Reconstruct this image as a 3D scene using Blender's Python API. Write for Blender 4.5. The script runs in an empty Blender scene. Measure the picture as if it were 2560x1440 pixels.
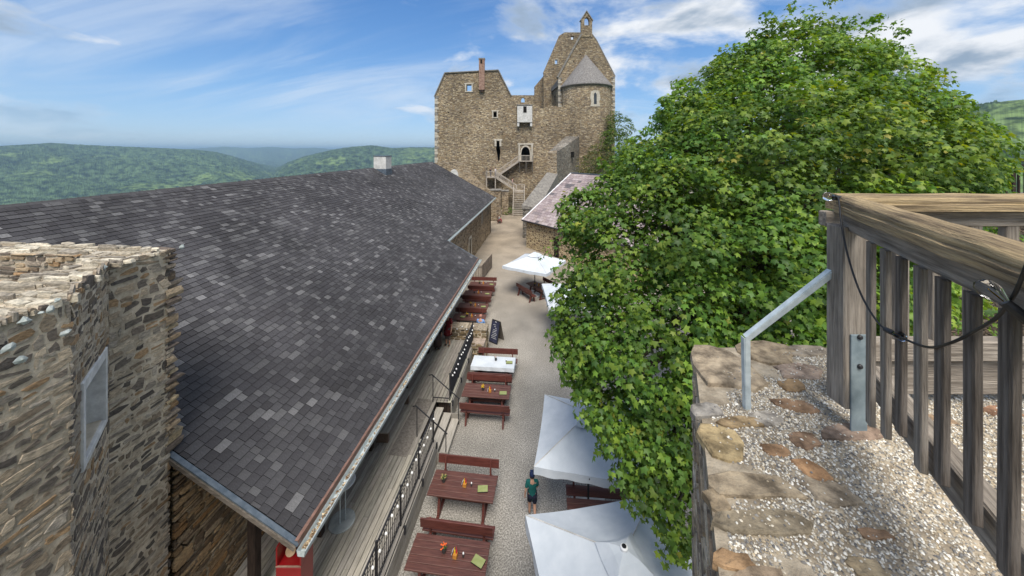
import bpy, bmesh, math, random
import numpy as np
from mathutils import Vector, Matrix
from mathutils.geometry import tessellate_polygon

# ------------------------------------------------------------------ camera, sky, sun, exposure
SC = bpy.context.scene
COL = SC.collection
YAW = math.atan(0.1)
SA, CA = math.sin(YAW), math.cos(YAW)
CAMZ, FPX, HOR = 11.0, 900.0, 375.0
cam = bpy.data.objects.new('camera', bpy.data.cameras.new('camera'))
COL.objects.link(cam)
cam.location = (0, 0, CAMZ)
cam.rotation_euler = (math.radians(90), 0, YAW)
cam.data.sensor_width = 36.0
cam.data.lens = 36.0 * FPX / 2560.0
cam.data.shift_y = -(720.0 - HOR) / 2560.0
cam.data.clip_start = 0.05
cam.data.clip_end = 90000
SC.camera = cam

SUN_EL, SUN_AZ = math.radians(56), math.radians(172)      # azimuth clockwise from +Y
world = bpy.data.worlds.new('World')
SC.world = world
world.use_nodes = True
def build_world():
    nt = world.node_tree
    N, L = nt.nodes, nt.links
    for n in list(N): N.remove(n)
    out = N.new('ShaderNodeOutputWorld'); bg = N.new('ShaderNodeBackground')
    bg.inputs['Strength'].default_value = 0.10
    sky = N.new('ShaderNodeTexSky'); sky.sky_type = 'NISHITA'; sky.sun_disc = False
    sky.sun_elevation = SUN_EL; sky.sun_rotation = SUN_AZ
    sky.altitude = 600; sky.air_density = 1.0; sky.dust_density = 0.0; sky.ozone_density = 3.0
    tc = N.new('ShaderNodeTexCoord'); sep = N.new('ShaderNodeSeparateXYZ')
    L.new(tc.outputs['Generated'], sep.inputs[0])
    def math_(op, a, b=None, c=None):
        m = N.new('ShaderNodeMath'); m.operation = op
        for i, v in enumerate((a, b, c)):
            if v is None: continue
            if isinstance(v, (int, float)): m.inputs[i].default_value = v
            else: L.new(v, m.inputs[i])
        return m.outputs[0]
    zc = math_('MAXIMUM', sep.outputs['Z'], 0.0)
    den = math_('ADD', zc, 0.27)
    px = math_('DIVIDE', sep.outputs['X'], den); py = math_('DIVIDE', sep.outputs['Y'], den)
    cmb = N.new('ShaderNodeCombineXYZ'); L.new(px, cmb.inputs[0]); L.new(py, cmb.inputs[1]); cmb.inputs[2].default_value = 0.0
    def noise(scale, detail, rough, off, sx=1.0, sy=1.0, dist=0.0, lac=2.0):
        mp = N.new('ShaderNodeMapping'); mp.inputs['Scale'].default_value = (sx, sy, 1)
        mp.inputs['Location'].default_value = off
        L.new(cmb.outputs[0], mp.inputs['Vector'])
        n = N.new('ShaderNodeTexNoise'); n.inputs['Scale'].default_value = scale
        n.inputs['Detail'].default_value = detail; n.inputs['Roughness'].default_value = rough
        n.inputs['Distortion'].default_value = dist; n.inputs['Lacunarity'].default_value = lac
        L.new(mp.outputs[0], n.inputs['Vector']); return n.outputs['Fac']
    def ramp(v, a, b):
        r = N.new('ShaderNodeMapRange'); r.interpolation_type = 'SMOOTHSTEP'
        L.new(v, r.inputs['Value']); r.inputs['From Min'].default_value = a; r.inputs['From Max'].default_value = b
        return r.outputs[0]
    big = noise(0.42, 2, 0.5, CLOUD_OFF)
    puff = noise(1.7, 10, 0.58, (3.1, 7.7, 0), dist=0.25)
    wisp = noise(0.9, 8, 0.60, (11.0, 2.0, 0), sx=0.45, sy=1.7, dist=0.8)
    cov = math_('ADD', math_('MULTIPLY', big, 0.85), math_('MULTIPLY', puff, 0.50))
    cum = ramp(cov, 0.645, 0.735)
    cir = math_('MULTIPLY', ramp(wisp, 0.44, 0.70), 0.52)
    cover = math_('MAXIMUM', cum, cir)
    low = ramp(sep.outputs['Z'], 0.03, 0.16)
    cover = math_('MULTIPLY', cover, math_('MULTIPLY_ADD', low, 0.75, 0.25))
    # low haze band of pale cloud near the horizon
    shade = noise(2.1, 7, 0.55, (3.25, 7.9, 0), dist=0.25)
    mixc = N.new('ShaderNodeMixRGB'); mixc.inputs[1].default_value = (1.9, 2.5, 3.3, 1); mixc.inputs[2].default_value = (5.6, 5.75, 6.0, 1)
    sh = ramp(shade, 0.38, 0.58)
    L.new(sh, mixc.inputs[0])
    thin = N.new('ShaderNodeMixRGB'); thin.inputs[1].default_value = (5.0, 5.4, 5.8, 1)
    L.new(cum, thin.inputs[0]); L.new(mixc.outputs[0], thin.inputs[2])
    # clear sky: soft shoulder and a little more saturation, everywhere alike
    ad = N.new('ShaderNodeVectorMath'); ad.operation = 'MULTIPLY_ADD'; L.new(sky.outputs[0], ad.inputs[0]); ad.inputs[1].default_value = (.13,) * 3; ad.inputs[2].default_value = (1,) * 3
    dv = N.new('ShaderNodeVectorMath'); dv.operation = 'DIVIDE'; L.new(sky.outputs[0], dv.inputs[0]); L.new(ad.outputs[0], dv.inputs[1])
    hs = N.new('ShaderNodeHueSaturation'); hs.inputs['Saturation'].default_value = 1.25; hs.inputs['Value'].default_value = 1.18; L.new(dv.outputs[0], hs.inputs['Color'])
    tn = N.new('ShaderNodeVectorMath'); tn.operation = 'MULTIPLY'; L.new(hs.outputs[0], tn.inputs[0]); tn.inputs[1].default_value = (.80, .98, 1.26)
    mx = N.new('ShaderNodeMixRGB'); L.new(cover, mx.inputs[0]); L.new(tn.outputs[0], mx.inputs[1]); L.new(thin.outputs[0], mx.inputs[2])
    L.new(mx.outputs[0], bg.inputs['Color']); L.new(bg.outputs[0], out.inputs[0])
CLOUD_OFF = (4.8, 12.9, 0)
build_world()

sl = bpy.data.lights.new('sun', 'SUN'); sl.energy = 3.0; sl.angle = math.radians(30); sl.color = (1.0, 0.95, 0.87)
sun = bpy.data.objects.new('sun', sl); COL.objects.link(sun)
sdir = Vector((math.sin(SUN_AZ) * math.cos(SUN_EL), math.cos(SUN_AZ) * math.cos(SUN_EL), math.sin(SUN_EL)))
sun.rotation_euler = sdir.to_track_quat('Z', 'Y').to_euler(); sun.location = sdir * 60
SC.view_settings.view_transform = 'Standard'
SC.view_settings.look = 'None'
SC.view_settings.exposure = 0.74
SC.view_settings.gamma = 1.0
SC.view_settings.use_curve_mapping = False
SC.cycles.max_bounces = 6
SC.cycles.diffuse_bounces = 3
SC.cycles.glossy_bounces = 2
SC.cycles.transmission_bounces = 6
SC.cycles.transparent_max_bounces = 8
SC.cycles.volume_bounces = 0
SC.cycles.caustics_reflective = False
SC.cycles.caustics_refractive = False
SC.cycles.use_denoising = True

R = random.Random(7)
def C2W(X, Y, z=0.0):                     # camera-aligned plan coordinates -> world
    return Vector((CA * X - SA * Y, SA * X + CA * Y, z))
def P(px, py, t):                         # a point seen at a photo position, t metres in front of the viewer
    u = (px - 1280) / FPX
    v = C2W(u * t, t); v.z = CAMZ - (py - HOR) / FPX * t
    return v
def G(px, py, z):                         # a point seen at a photo position, at height z
    return P(px, py, (CAMZ - z) * FPX / (py - HOR))
def PL(px, py, t):                        # the same in camera-aligned plan coordinates
    return Vector(((px - 1280) / FPX * t, t, CAMZ - (py - HOR) / FPX * t))

# ------------------------------------------------------------------ materials
MATS = {}
def M(name, c1, c2=None, scale=6.0, rough=0.85, bump=0.0, stretch=(1, 1, 1), detail=5, attr=False, bscale=None,
      spec=0.25, metal=0.0, c3=None, lo=0.35, hi=0.65, big=0.0, gen='Object'):
    m = bpy.data.materials.new(name); m.use_nodes = True
    nt = m.node_tree; N, L = nt.nodes, nt.links
    b = N['Principled BSDF']
    b.inputs['Roughness'].default_value = rough
    b.inputs['Specular IOR Level'].default_value = spec
    b.inputs['Metallic'].default_value = metal
    tc = N.new('ShaderNodeTexCoord'); mp = N.new('ShaderNodeMapping')
    mp.inputs['Scale'].default_value = stretch
    L.new(tc.outputs[gen], mp.inputs['Vector'])
    n = N.new('ShaderNodeTexNoise'); n.inputs['Scale'].default_value = scale; n.inputs['Detail'].default_value = detail
    n.inputs['Roughness'].default_value = 0.62
    L.new(mp.outputs[0], n.inputs['Vector'])
    cr = N.new('ShaderNodeValToRGB'); cr.color_ramp.elements[0].position = lo; cr.color_ramp.elements[1].position = hi
    cr.color_ramp.elements[0].color = (*c1, 1); cr.color_ramp.elements[1].color = (*(c2 or c1), 1)
    if c3:
        e = cr.color_ramp.elements.new((lo + hi) / 2); e.color = (*c3, 1)
    L.new(n.outputs['Fac'], cr.inputs[0])
    col = cr.outputs[0]
    if big:
        nb = N.new('ShaderNodeTexNoise'); nb.inputs['Scale'].default_value = big; nb.inputs['Detail'].default_value = 4
        L.new(tc.outputs[gen], nb.inputs['Vector'])
        mr = N.new('ShaderNodeMapRange'); L.new(nb.outputs['Fac'], mr.inputs['Value'])
        mr.inputs['From Min'].default_value = 0.3; mr.inputs['From Max'].default_value = 0.7
        mr.inputs['To Min'].default_value = 0.68; mr.inputs['To Max'].default_value = 1.2
        mm = N.new('ShaderNodeVectorMath'); mm.operation = 'SCALE'; L.new(col, mm.inputs[0]); L.new(mr.outputs[0], mm.inputs['Scale'])
        col = mm.outputs[0]
    if attr:
        a = N.new('ShaderNodeAttribute'); a.attribute_name = 'col'
        mx = N.new('ShaderNodeMixRGB'); mx.blend_type = 'MULTIPLY'; mx.inputs[0].default_value = 1
        L.new(col, mx.inputs[1]); L.new(a.outputs['Color'], mx.inputs[2]); col = mx.outputs[0]
    L.new(col, b.inputs['Base Color'])
    if bump:
        n2 = N.new('ShaderNodeTexNoise'); n2.inputs['Scale'].default_value = bscale or scale * 2; n2.inputs['Detail'].default_value = 6
        n2.inputs['Roughness'].default_value = 0.65
        L.new(mp.outputs[0], n2.inputs['Vector'])
        bp = N.new('ShaderNodeBump'); bp.inputs['Strength'].default_value = bump; bp.inputs['Distance'].default_value = 0.02
        L.new(n2.outputs['Fac'], bp.inputs['Height']); L.new(bp.outputs[0], b.inputs['Normal'])
    MATS[name] = m
    return m

def rubble(name, cols, mortar, cell=(1.9, 1.9, 5.2), scale=1.0, edge=0.06, bump=0.8, big=0.12, rand=1.0):
    """far masonry: stretched cells with their own colours, mortar joints, stains and relief"""
    m = bpy.data.materials.new(name); m.use_nodes = True
    nt = m.node_tree; N, L = nt.nodes, nt.links
    b = N['Principled BSDF']; b.inputs['Roughness'].default_value = 0.95; b.inputs['Specular IOR Level'].default_value = 0.1
    tc = N.new('ShaderNodeTexCoord'); mp = N.new('ShaderNodeMapping'); mp.inputs['Scale'].default_value = cell
    nz = N.new('ShaderNodeTexNoise'); nz.inputs['Scale'].default_value = 0.9; nz.inputs['Detail'].default_value = 3
    L.new(tc.outputs['Object'], nz.inputs['Vector'])
    mxv = N.new('ShaderNodeMixRGB'); mxv.inputs[0].default_value = 0.12
    L.new(tc.outputs['Object'], mxv.inputs[1]); L.new(nz.outputs['Color'], mxv.inputs[2])
    L.new(mxv.outputs[0], mp.inputs['Vector'])
    v1 = N.new('ShaderNodeTexVoronoi'); v1.inputs['Scale'].default_value = scale; v1.inputs['Randomness'].default_value = rand
    v2 = N.new('ShaderNodeTexVoronoi'); v2.feature = 'DISTANCE_TO_EDGE'; v2.inputs['Scale'].default_value = scale; v2.inputs['Randomness'].default_value = rand
    L.new(mp.outputs[0], v1.inputs['Vector']); L.new(mp.outputs[0], v2.inputs['Vector'])
    sp = N.new('ShaderNodeSeparateColor'); L.new(v1.outputs['Color'], sp.inputs[0])
    cr = N.new('ShaderNodeValToRGB'); cr.color_ramp.interpolation = 'CONSTANT'
    els = cr.color_ramp.elements
    els[0].color = (*cols[0], 1); els[0].position = 0
    els[1].color = (*cols[1], 1); els[1].position = 1 / len(cols)
    for i, c in enumerate(cols[2:], 2):
        e = els.new(i / len(cols)); e.color = (*c, 1)
    L.new(sp.outputs[0], cr.inputs[0])
    gr = N.new('ShaderNodeTexNoise'); gr.inputs['Scale'].default_value = 5; gr.inputs['Detail'].default_value = 6; gr.inputs['Roughness'].default_value = 0.7
    L.new(tc.outputs['Object'], gr.inputs['Vector'])
    bg_ = N.new('ShaderNodeTexNoise'); bg_.inputs['Scale'].default_value = big; bg_.inputs['Detail'].default_value = 5
    L.new(tc.outputs['Object'], bg_.inputs['Vector'])
    def mr(v, a, b_, c, d):
        r = N.new('ShaderNodeMapRange'); L.new(v, r.inputs['Value'])
        for k, x in zip(('From Min', 'From Max', 'To Min', 'To Max'), (a, b_, c, d)): r.inputs[k].default_value = x
        return r.outputs[0]
    f1 = mr(gr.outputs['Fac'], 0.3, 0.7, 0.48, 1.5); f2 = mr(bg_.outputs['Fac'], 0.3, 0.7, 0.60, 1.38)
    mu = N.new('ShaderNodeMath'); mu.operation = 'MULTIPLY'; L.new(f1, mu.inputs[0]); L.new(f2, mu.inputs[1])
    sc = N.new('ShaderNodeVectorMath'); sc.operation = 'SCALE'; L.new(cr.outputs[0], sc.inputs[0]); L.new(mu.outputs[0], sc.inputs['Scale'])
    ed = mr(v2.outputs['Distance'], 0.0, edge, 1.0, 0.0)
    mx = N.new('ShaderNodeMixRGB'); L.new(ed, mx.inputs[0]); L.new(sc.outputs[0], mx.inputs[1]); mx.inputs[2].default_value = (*mortar, 1)
    L.new(mx.outputs[0], b.inputs['Base Color'])
    hs = N.new('ShaderNodeMath'); hs.operation = 'ADD'
    L.new(mr(v2.outputs['Distance'], 0.0, edge * 2.5, 0, 1), hs.inputs[0]); 
    h2 = N.new('ShaderNodeMath'); h2.operation = 'MULTIPLY'; h2.inputs[1].default_value = 0.8; L.new(gr.outputs['Fac'], h2.inputs[0])
    L.new(h2.outputs[0], hs.inputs[1])
    bp = N.new('ShaderNodeBump'); bp.inputs['Strength'].default_value = bump; bp.inputs['Distance'].default_value = 0.12
    L.new(hs.outputs[0], bp.inputs['Height']); L.new(bp.outputs[0], b.inputs['Normal'])
    MATS[name] = m
    return m

# ------------------------------------------------------------------ mesh helpers
class MB:
    def __init__(s): s.v, s.f, s.c = [], [], []
    def add(s, vs, fs, col=None):
        o = len(s.v); s.v.extend([tuple(p) for p in vs])
        for f in fs: s.f.append([o + i for i in f]); s.c.append(col)
        return s
    def box(s, c, d, rz=0.0, col=None, bev=0.0, mat=None):
        x, y, z = d[0] / 2, d[1] / 2, d[2] / 2
        if bev > 0:
            b = min(bev, x * .45, y * .45, z * .45)
            pts = []; 
            for sz in (-1, 1):
                for (ix, iy) in ((x - b, y - b),):
                    pts += [(-ix, -iy, sz * z), (ix, -iy, sz * z), (ix, iy, sz * z), (-ix, iy, sz * z)]
            for sz in (-1, 1):
                zz = sz * (z - b)
                pts += [(-x, -y, zz), (x, -y, zz), (x, y, zz), (-x, y, zz)]
            fs = [[3, 2, 1, 0], [4, 5, 6, 7]]
            for i in range(4):
                j = (i + 1) % 4
                fs += [[i, j, 8 + j, 8 + i], [8 + i, 8 + j, 12 + j, 12 + i], [12 + i, 12 + j, 4 + j, 4 + i]]
        else:
            pts = [(-x, -y, -z), (x, -y, -z), (x, y, -z), (-x, y, -z), (-x, -y, z), (x, -y, z), (x, y, z), (-x, y, z)]
            fs = [[3, 2, 1, 0], [4, 5, 6, 7], [0, 1, 5, 4], [1, 2, 6, 5], [2, 3, 7, 6], [3, 0, 4, 7]]
        cr, sr = math.cos(rz), math.sin(rz)
        q = []
        for p in pts:
            v = Vector((p[0] * cr - p[1] * sr, p[0] * sr + p[1] * cr, p[2]))
            if mat is not None: v = mat @ v
            q.append(v + Vector(c))
        return s.add(q, fs, col)
    def bar(s, p0, p1, w, h, up=(0, 0, 1), col=None, bev=0.0):
        p0, p1 = Vector(p0), Vector(p1); d = p1 - p0; L = d.length; x = d.normalized()
        y = Vector(up).cross(x)
        if y.length < 1e-4: y = Vector((1, 0, 0)).cross(x)
        y.normalize(); z = x.cross(y)
        mt = Matrix((x, y, z)).transposed()
        return s.box((p0 + p1) / 2, (L, w, h), col=col, bev=bev, mat=mt)
    def tube(s, path, r, n=8, col=None, cap=True):
        pts = [Vector(p) for p in path]; rs = r if isinstance(r, (list, tuple)) else [r] * len(pts)
        vs, fs = [], []
        ref = None
        for i, p in enumerate(pts):
            d = (pts[min(i + 1, len(pts) - 1)] - pts[max(i - 1, 0)]).normalized()
            if ref is None or abs(ref.dot(d)) > 0.95: ref = Vector((0, 0, 1)) if abs(d.z) < 0.9 else Vector((1, 0, 0))
            a = ref.cross(d).normalized(); b = d.cross(a); ref = b
            for k in range(n):
                t = 2 * math.pi * k / n
                vs.append(p + (a * math.cos(t) + b * math.sin(t)) * rs[i])
        for i in range(len(pts) - 1):
            for k in range(n):
                k2 = (k + 1) % n
                fs.append([i * n + k, i * n + k2, (i + 1) * n + k2, (i + 1) * n + k])
        if cap: fs += [list(range(n))[::-1], [(len(pts) - 1) * n + k for k in range(n)]]
        return s.add(vs, fs, col)
    def lathe(s, prof, n=16, c=(0, 0, 0), col=None, a0=0.0, a1=2 * math.pi):
        full = abs(a1 - a0 - 2 * math.pi) < 1e-6; m = n if full else n + 1
        vs, fs = [], []
        for (r, z) in prof:
            for k in range(m):
                t = a0 + (a1 - a0) * k / n
                vs.append((c[0] + r * math.cos(t), c[1] + r * math.sin(t), c[2] + z))
        for i in range(len(prof) - 1):
            for k in range(n):
                k2 = (k + 1) % m
                fs.append([i * m + k, i * m + k2, (i + 1) * m + k2, (i + 1) * m + k])
        if full and prof[0][0] > 1e-4: fs.append(list(range(m))[::-1])
        if full and prof[-1][0] > 1e-4: fs.append([(len(prof) - 1) * m + k for k in range(m)])
        return s.add(vs, fs, col)
    def slab(s, outer, holes, O, U, V, N, th, col=None):
        """flat wall piece: polygon with holes in (u,v), thickness th against N"""
        O, U, V, N = Vector(O), Vector(U), Vector(V), Vector(N)
        loops = [outer] + list(holes)
        flat = [p for l in loops for p in l]
        tris = tessellate_polygon([[Vector((p[0], p[1], 0)) for p in l] for l in loops])
        k = len(flat)
        vs = [O + U * p[0] + V * p[1] for p in flat] + [O + U * p[0] + V * p[1] - N * th for p in flat]
        fs = []
        for t in tris:
            t = list(t); nn = (vs[t[1]] - vs[t[0]]).cross(vs[t[2]] - vs[t[0]])
            if nn.dot(N) < 0: t = t[::-1]
            fs.append(t); fs.append([k + i for i in t[::-1]])
        o = 0
        for l in loops:
            n = len(l)
            for i in range(n):
                j = (i + 1) % n
                fs.append([o + i, o + j, k + o + j, k + o + i])
            o += n
        return s.add(vs, fs, col)
    def mesh(s, name, smooth=False):
        me = bpy.data.meshes.new(name)
        me.from_pydata(s.v, [], s.f); me.update()
        if any(c is not None for c in s.c):
            at = me.attributes.new('col', 'FLOAT_COLOR', 'FACE')
            arr = np.ones((len(s.f), 4), np.float32)
            for i, c in enumerate(s.c):
                if c is not None: arr[i, :3] = c
            at.data.foreach_set('color', arr.ravel())
        if smooth: me.polygons.foreach_set('use_smooth', [True] * len(me.polygons))
        return me
    def build(s, name, mat, parent=None, smooth=False, kind=None, fixn=False):
        me = s.mesh(name, smooth)
        if fixn:
            bm = bmesh.new(); bm.from_mesh(me); bmesh.ops.recalc_face_normals(bm, faces=bm.faces); bm.to_mesh(me); bm.free()
        return put(name, me, mat, parent, kind)
def mt(m): return MATS[m] if isinstance(m, str) else m
def put(name, me, mat=None, parent=None, kind=None):
    if mat is not None and not me.materials: me.materials.append(mt(mat))
    o = bpy.data.objects.new(name, me); COL.objects.link(o)
    if parent is not None:
        o.parent = parent
    if kind: o['kind'] = kind
    return o
def tag(o, label, cat, group=None):
    o['label'] = label; o['category'] = cat
    if group: o['group'] = group
    return o
def thing(name, label, cat, loc=(0, 0, 0), rz=0.0, group=None):
    o = bpy.data.objects.new(name, None); COL.objects.link(o)
    o.location = loc; o.rotation_euler = (0, 0, rz); o.empty_display_size = 0.2
    return tag(o, label, cat, group)
def wm(o):
    m = Matrix.LocRotScale(o.location, o.rotation_euler, o.scale)
    return wm(o.parent) @ o.matrix_parent_inverse @ m if o.parent else m
def wpar(o, parent):
    """parent o (modelled in world coordinates) under a thing that stands elsewhere"""
    o.parent = parent; o.matrix_parent_inverse = wm(parent).inverted()
    return o
def struct(o, kind='structure'): o['kind'] = kind; return o
def copy_tree(o, parent=None, loc=None, rz=None):
    c = o.copy(); COL.objects.link(c)
    if parent is not None: c.parent = parent
    if loc is not None: c.location = loc
    if rz is not None: c.rotation_euler = (0, 0, rz)
    for ch in list(o.children): copy_tree(ch, c)
    return c
def beam(name, p0, p1, w, h, mat, parent=None, up=(0, 0, 1), bev=0.006, world=False):
    """a straight timber with its grain along its own x axis"""
    p0, p1 = Vector(p0), Vector(p1); d = p1 - p0; x = d.normalized()
    y = Vector(up).cross(x)
    if y.length < 1e-4: y = Vector((1, 0, 0)).cross(x)
    y.normalize(); z = x.cross(y)
    o = MB().box((0, 0, 0), (d.length, w, h), bev=bev).build(name, mat)
    mw = Matrix((x, y, z)).transposed().to_4x4(); mw.translation = (p0 + p1) / 2
    o.matrix_world = mw
    if parent is not None:
        if world: wpar(o, parent)
        else: o.parent = parent
    return o

def vnoise(x, y, seed=0):
    xi, yi = np.floor(x).astype(np.int64), np.floor(y).astype(np.int64); xf, yf = x - xi, y - yi
    def h(a, b):
        n = (a * 374761393 + b * 668265263 + seed * 974711) & 0xFFFFFFFF
        n = ((n ^ (n >> 13)) * 1274126177) & 0xFFFFFFFF
        return ((n ^ (n >> 16)) & 0xFFFF) / 65535.0
    u, v = xf * xf * (3 - 2 * xf), yf * yf * (3 - 2 * yf)
    return (h(xi, yi) * (1 - u) + h(xi + 1, yi) * u) * (1 - v) + (h(xi, yi + 1) * (1 - u) + h(xi + 1, yi + 1) * u) * v
def fbm(x, y, oct=4, seed=0):
    a, s, t = 0.5, 0.0, 0.0
    for i in range(oct):
        s = s + a * vnoise(x * 2 ** i, y * 2 ** i, seed + i); t += a; a *= 0.5
    return s / t

# ---- stones laid in courses over a face; returns [(verts, faces, colour)]
def stone_at(rng, u0, u1, v0, v1, O, U, V, N, d, gap=0.011, jit=0.18):
    w, h = u1 - u0, v1 - v0
    q = min(w, h)
    pts = []
    cu = [(u0 + gap, v0 + gap), ((u0 + u1) / 2, v0 + gap), (u1 - gap, v0 + gap), (u1 - gap, (v0 + v1) / 2), (u1 - gap, v1 - gap),
          ((u0 + u1) / 2, v1 - gap), (u0 + gap, v1 - gap), (u0 + gap, (v0 + v1) / 2)]
    um, vm = (u0 + u1) / 2, (v0 + v1) / 2
    for i, (a, b) in enumerate(cu):
        k = rng.uniform(0.08, 0.30) if i % 2 == 0 else rng.uniform(-0.05, 0.10)
        a = a + (um - a) * k * (q / max(w, .01)) ** 0.5 + rng.uniform(-1, 1) * q * jit * 0.35
        b = b + (vm - b) * k * (q / max(h, .01)) ** 0.5 + rng.uniform(-1, 1) * q * jit * 0.35
        pts.append((a, b))
    an = rng.gauss(0, jit * .22); ca_, sa_ = math.cos(an), math.sin(an)
    pts = [(um + (a - um) * ca_ - (b - vm) * sa_, vm + (a - um) * sa_ + (b - vm) * ca_) for a, b in pts]
    n = len(pts)
    tilt = (rng.uniform(-0.3, 0.3), rng.uniform(-0.3, 0.3))
    vs = [O + U * a + V * b - N * 0.03 for a, b in pts]
    for a, b in pts:
        dd = d * (1 + tilt[0] * (a - um) / max(w, .01) * 2 + tilt[1] * (b - vm) / max(h, .01) * 2)
        vs.append(O + U * (um + (a - um) * 0.93) + V * (vm + (b - vm) * 0.9) + N * max(dd, 0.004))
    fs = [[i, (i + 1) % n, n + (i + 1) % n, n + i] for i in range(n)]
    cidx = len(vs); vs.append(O + U * um + V * vm + N * (d * rng.uniform(1.0, 1.35)))
    fs += [[n + i, n + (i + 1) % n, cidx] for i in range(n)]
    return vs, fs
def courses(rng, W, H, hmin, hmax, wmin, wmax, skip=None, top=None):
    out = []; v = 0.0
    while v < H:
        h = rng.uniform(hmin, hmax) * rng.choice((0.7, 1, 1, 1.35)); u = -rng.uniform(0, wmin)
        while u < W:
            w = rng.uniform(wmin, wmax) * rng.choice((0.6, 1, 1, 1.4)); a, b = max(u, 0), min(u + w, W)
            um, vm = (a + b) / 2, v + h / 2
            if b - a > 0.04 and not (skip and skip(um, vm)) and not (top and vm > top(um)):
                o = rng.uniform(-0.25, 0.25) * h
                if h > (hmin + hmax) / 2 and rng.random() < 0.35:
                    k = rng.uniform(0.4, 0.6); out.append((a, b, v + o, v + h * k + o)); out.append((a, b, v + h * k + o, v + h + o))
                else: out.append((a, b, v + o, v + h + o))
            u += w
        v += h
    return out
def pick(rng, pal, var=0.18):
    c = rng.choice(pal); k = 1 + rng.uniform(-var, var)
    return tuple(max(0.0, x * k) for x in c)
def stone_face(parent, rng, O, U, V, N, W, H, mat, pal, hr=(.08, .17), wr=(.14, .5), prot=(.012, .05), skip=None, top=None,
               budget=0, key=None, world=True, jit=0.18, name='stone', gap=.011):
    """budget stones (those that score highest by key) as their own objects, the rest joined"""
    O, U, V, N = Vector(O), Vector(U), Vector(V), Vector(N)
    cells = courses(rng, W, H, hr[0], hr[1], wr[0], wr[1], skip, top)
    items = []
    for (a, b, c, d) in cells:
        vs, fs = stone_at(rng, a, b, c, d, O, U, V, N, rng.uniform(*prot), gap=gap, jit=jit)
        items.append((key(a, b, c, d) if key else 0, vs, fs, pick(rng, pal)))
    items.sort(key=lambda t: -t[0])
    for k, vs, fs, c in items[:budget]:
        o = MB().add(vs, fs, c).build(name, mat)
        if world: wpar(o, parent)
        else: o.parent = parent
    rest = MB()
    for k, vs, fs, c in items[budget:]: rest.add(vs, fs, c)
    if rest.v:
        o = rest.build(name, mat, kind='stuff')
        if world: wpar(o, parent)
        else: o.parent = parent
    return len(items)
# ------------------------------------------------------------------ palette of materials
M('gravel', (.13, .12, .105), (.46, .435, .39), scale=24, rough=.95, bump=.6, detail=8, c3=(.28, .26, .232), big=.35, lo=.36, hi=.64)
M('mortar', (.34, .285, .215), (.58, .50, .395), scale=7, rough=.97, bump=.9, bscale=22, big=.6)
M('stone', (.55, .55, .55), (1.25, 1.22, 1.18), scale=9, rough=.93, bump=.8, bscale=24, attr=True, detail=8)
M('slate_stone', (.55, .55, .55), (1.25, 1.22, 1.18), scale=14, rough=.93, bump=.9, bscale=30, attr=True, stretch=(1, 1, 2.5), detail=8)
M('shingle', (.85, .85, .85), (1.35, 1.35, 1.35), scale=30, rough=.9, bump=.35, bscale=90, attr=True, big=.35, detail=6, spec=.2)
M('pink_slate', (.75, .72, .74), (1.25, 1.22, 1.24), scale=5, rough=.8, bump=.3, attr=True)
M('copper', (.13, .075, .055), (.23, .13, .10), scale=8, rough=.55, spec=.4)
M('lead', (.055, .075, .098), (.115, .14, .17), scale=7, rough=.5, spec=.4, bump=.15)
M('zinc', (.42, .48, .49), (.60, .66, .67), scale=14, rough=.5, metal=.25, bump=.06)
M('steel_plate', (.17, .215, .235), (.28, .335, .355), scale=10, rough=.5, metal=.2)
M('dark_iron', (.012, .012, .014), (.03, .03, .034), scale=12, rough=.55, spec=.4)
M('deck_wood', (.25, .23, .20), (.44, .405, .355), scale=5, rough=.85, stretch=(9, .5, 9), bump=.25, attr=True, detail=7)
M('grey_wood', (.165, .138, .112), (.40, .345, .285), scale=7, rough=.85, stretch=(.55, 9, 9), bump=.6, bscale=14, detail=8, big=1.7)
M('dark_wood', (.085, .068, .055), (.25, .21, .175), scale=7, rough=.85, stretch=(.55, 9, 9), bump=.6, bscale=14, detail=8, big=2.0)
M('rail_wood', (.17, .125, .08), (.58, .43, .235), scale=6, rough=.8, stretch=(.35, 11, 11), bump=.9, bscale=12, detail=8, c3=(.42, .31, .18), big=1.3)
M('red_wood', (.062, .016, .012), (.135, .040, .030), scale=5, rough=.5, stretch=(.5, 8, 8), bump=.25, detail=7, spec=.45)
M('brown_wood', (.062, .023, .018), (.135, .055, .041), scale=5, rough=.5, stretch=(.5, 8, 8), bump=.25, detail=7, spec=.45)
M('log_wood', (.30, .20, .12), (.50, .36, .23), scale=9, rough=.8)
M('dark_timber', (.018, .012, .009), (.05, .033, .025), scale=6, rough=.8, stretch=(3, 3, .6), bump=.3)
M('canvas', (.50, .54, .585), (.58, .615, .655), scale=2.2, rough=.8, bump=.45, bscale=2.6, detail=3)
M('white', (.74, .75, .76), (.82, .82, .82), scale=6, rough=.6)
M('plaster', (.42, .41, .385), (.62, .60, .57), scale=4, rough=.95, bump=.3)
M('pale_stone', (.34, .305, .245), (.53, .48, .40), scale=3.5, rough=.95, bump=.5, detail=7)
M('grey_shingle', (.12, .112, .106), (.24, .225, .215), scale=4.5, rough=.9, bump=.6, detail=7, stretch=(1, 1, .5))
M('coping', (.13, .12, .11), (.27, .25, .22), scale=3, rough=.95, bump=.6, detail=7)
M('brick_red', (.17, .095, .07), (.36, .24, .185), scale=3, rough=.95, bump=.5, detail=8)
M('void', (.008, .008, .008), (.016, .014, .012), scale=3, rough=1)
M('glass_dark', (.02, .025, .03), (.05, .06, .07), scale=2, rough=.12, spec=.6)
M('castle_wood', (.26, .225, .19), (.46, .41, .35), scale=4, rough=.9, stretch=(1, 1, 1), bump=.3)
M('debris', (.12, .075, .045), (.60, .52, .40), scale=18, rough=.95, attr=True)
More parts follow.
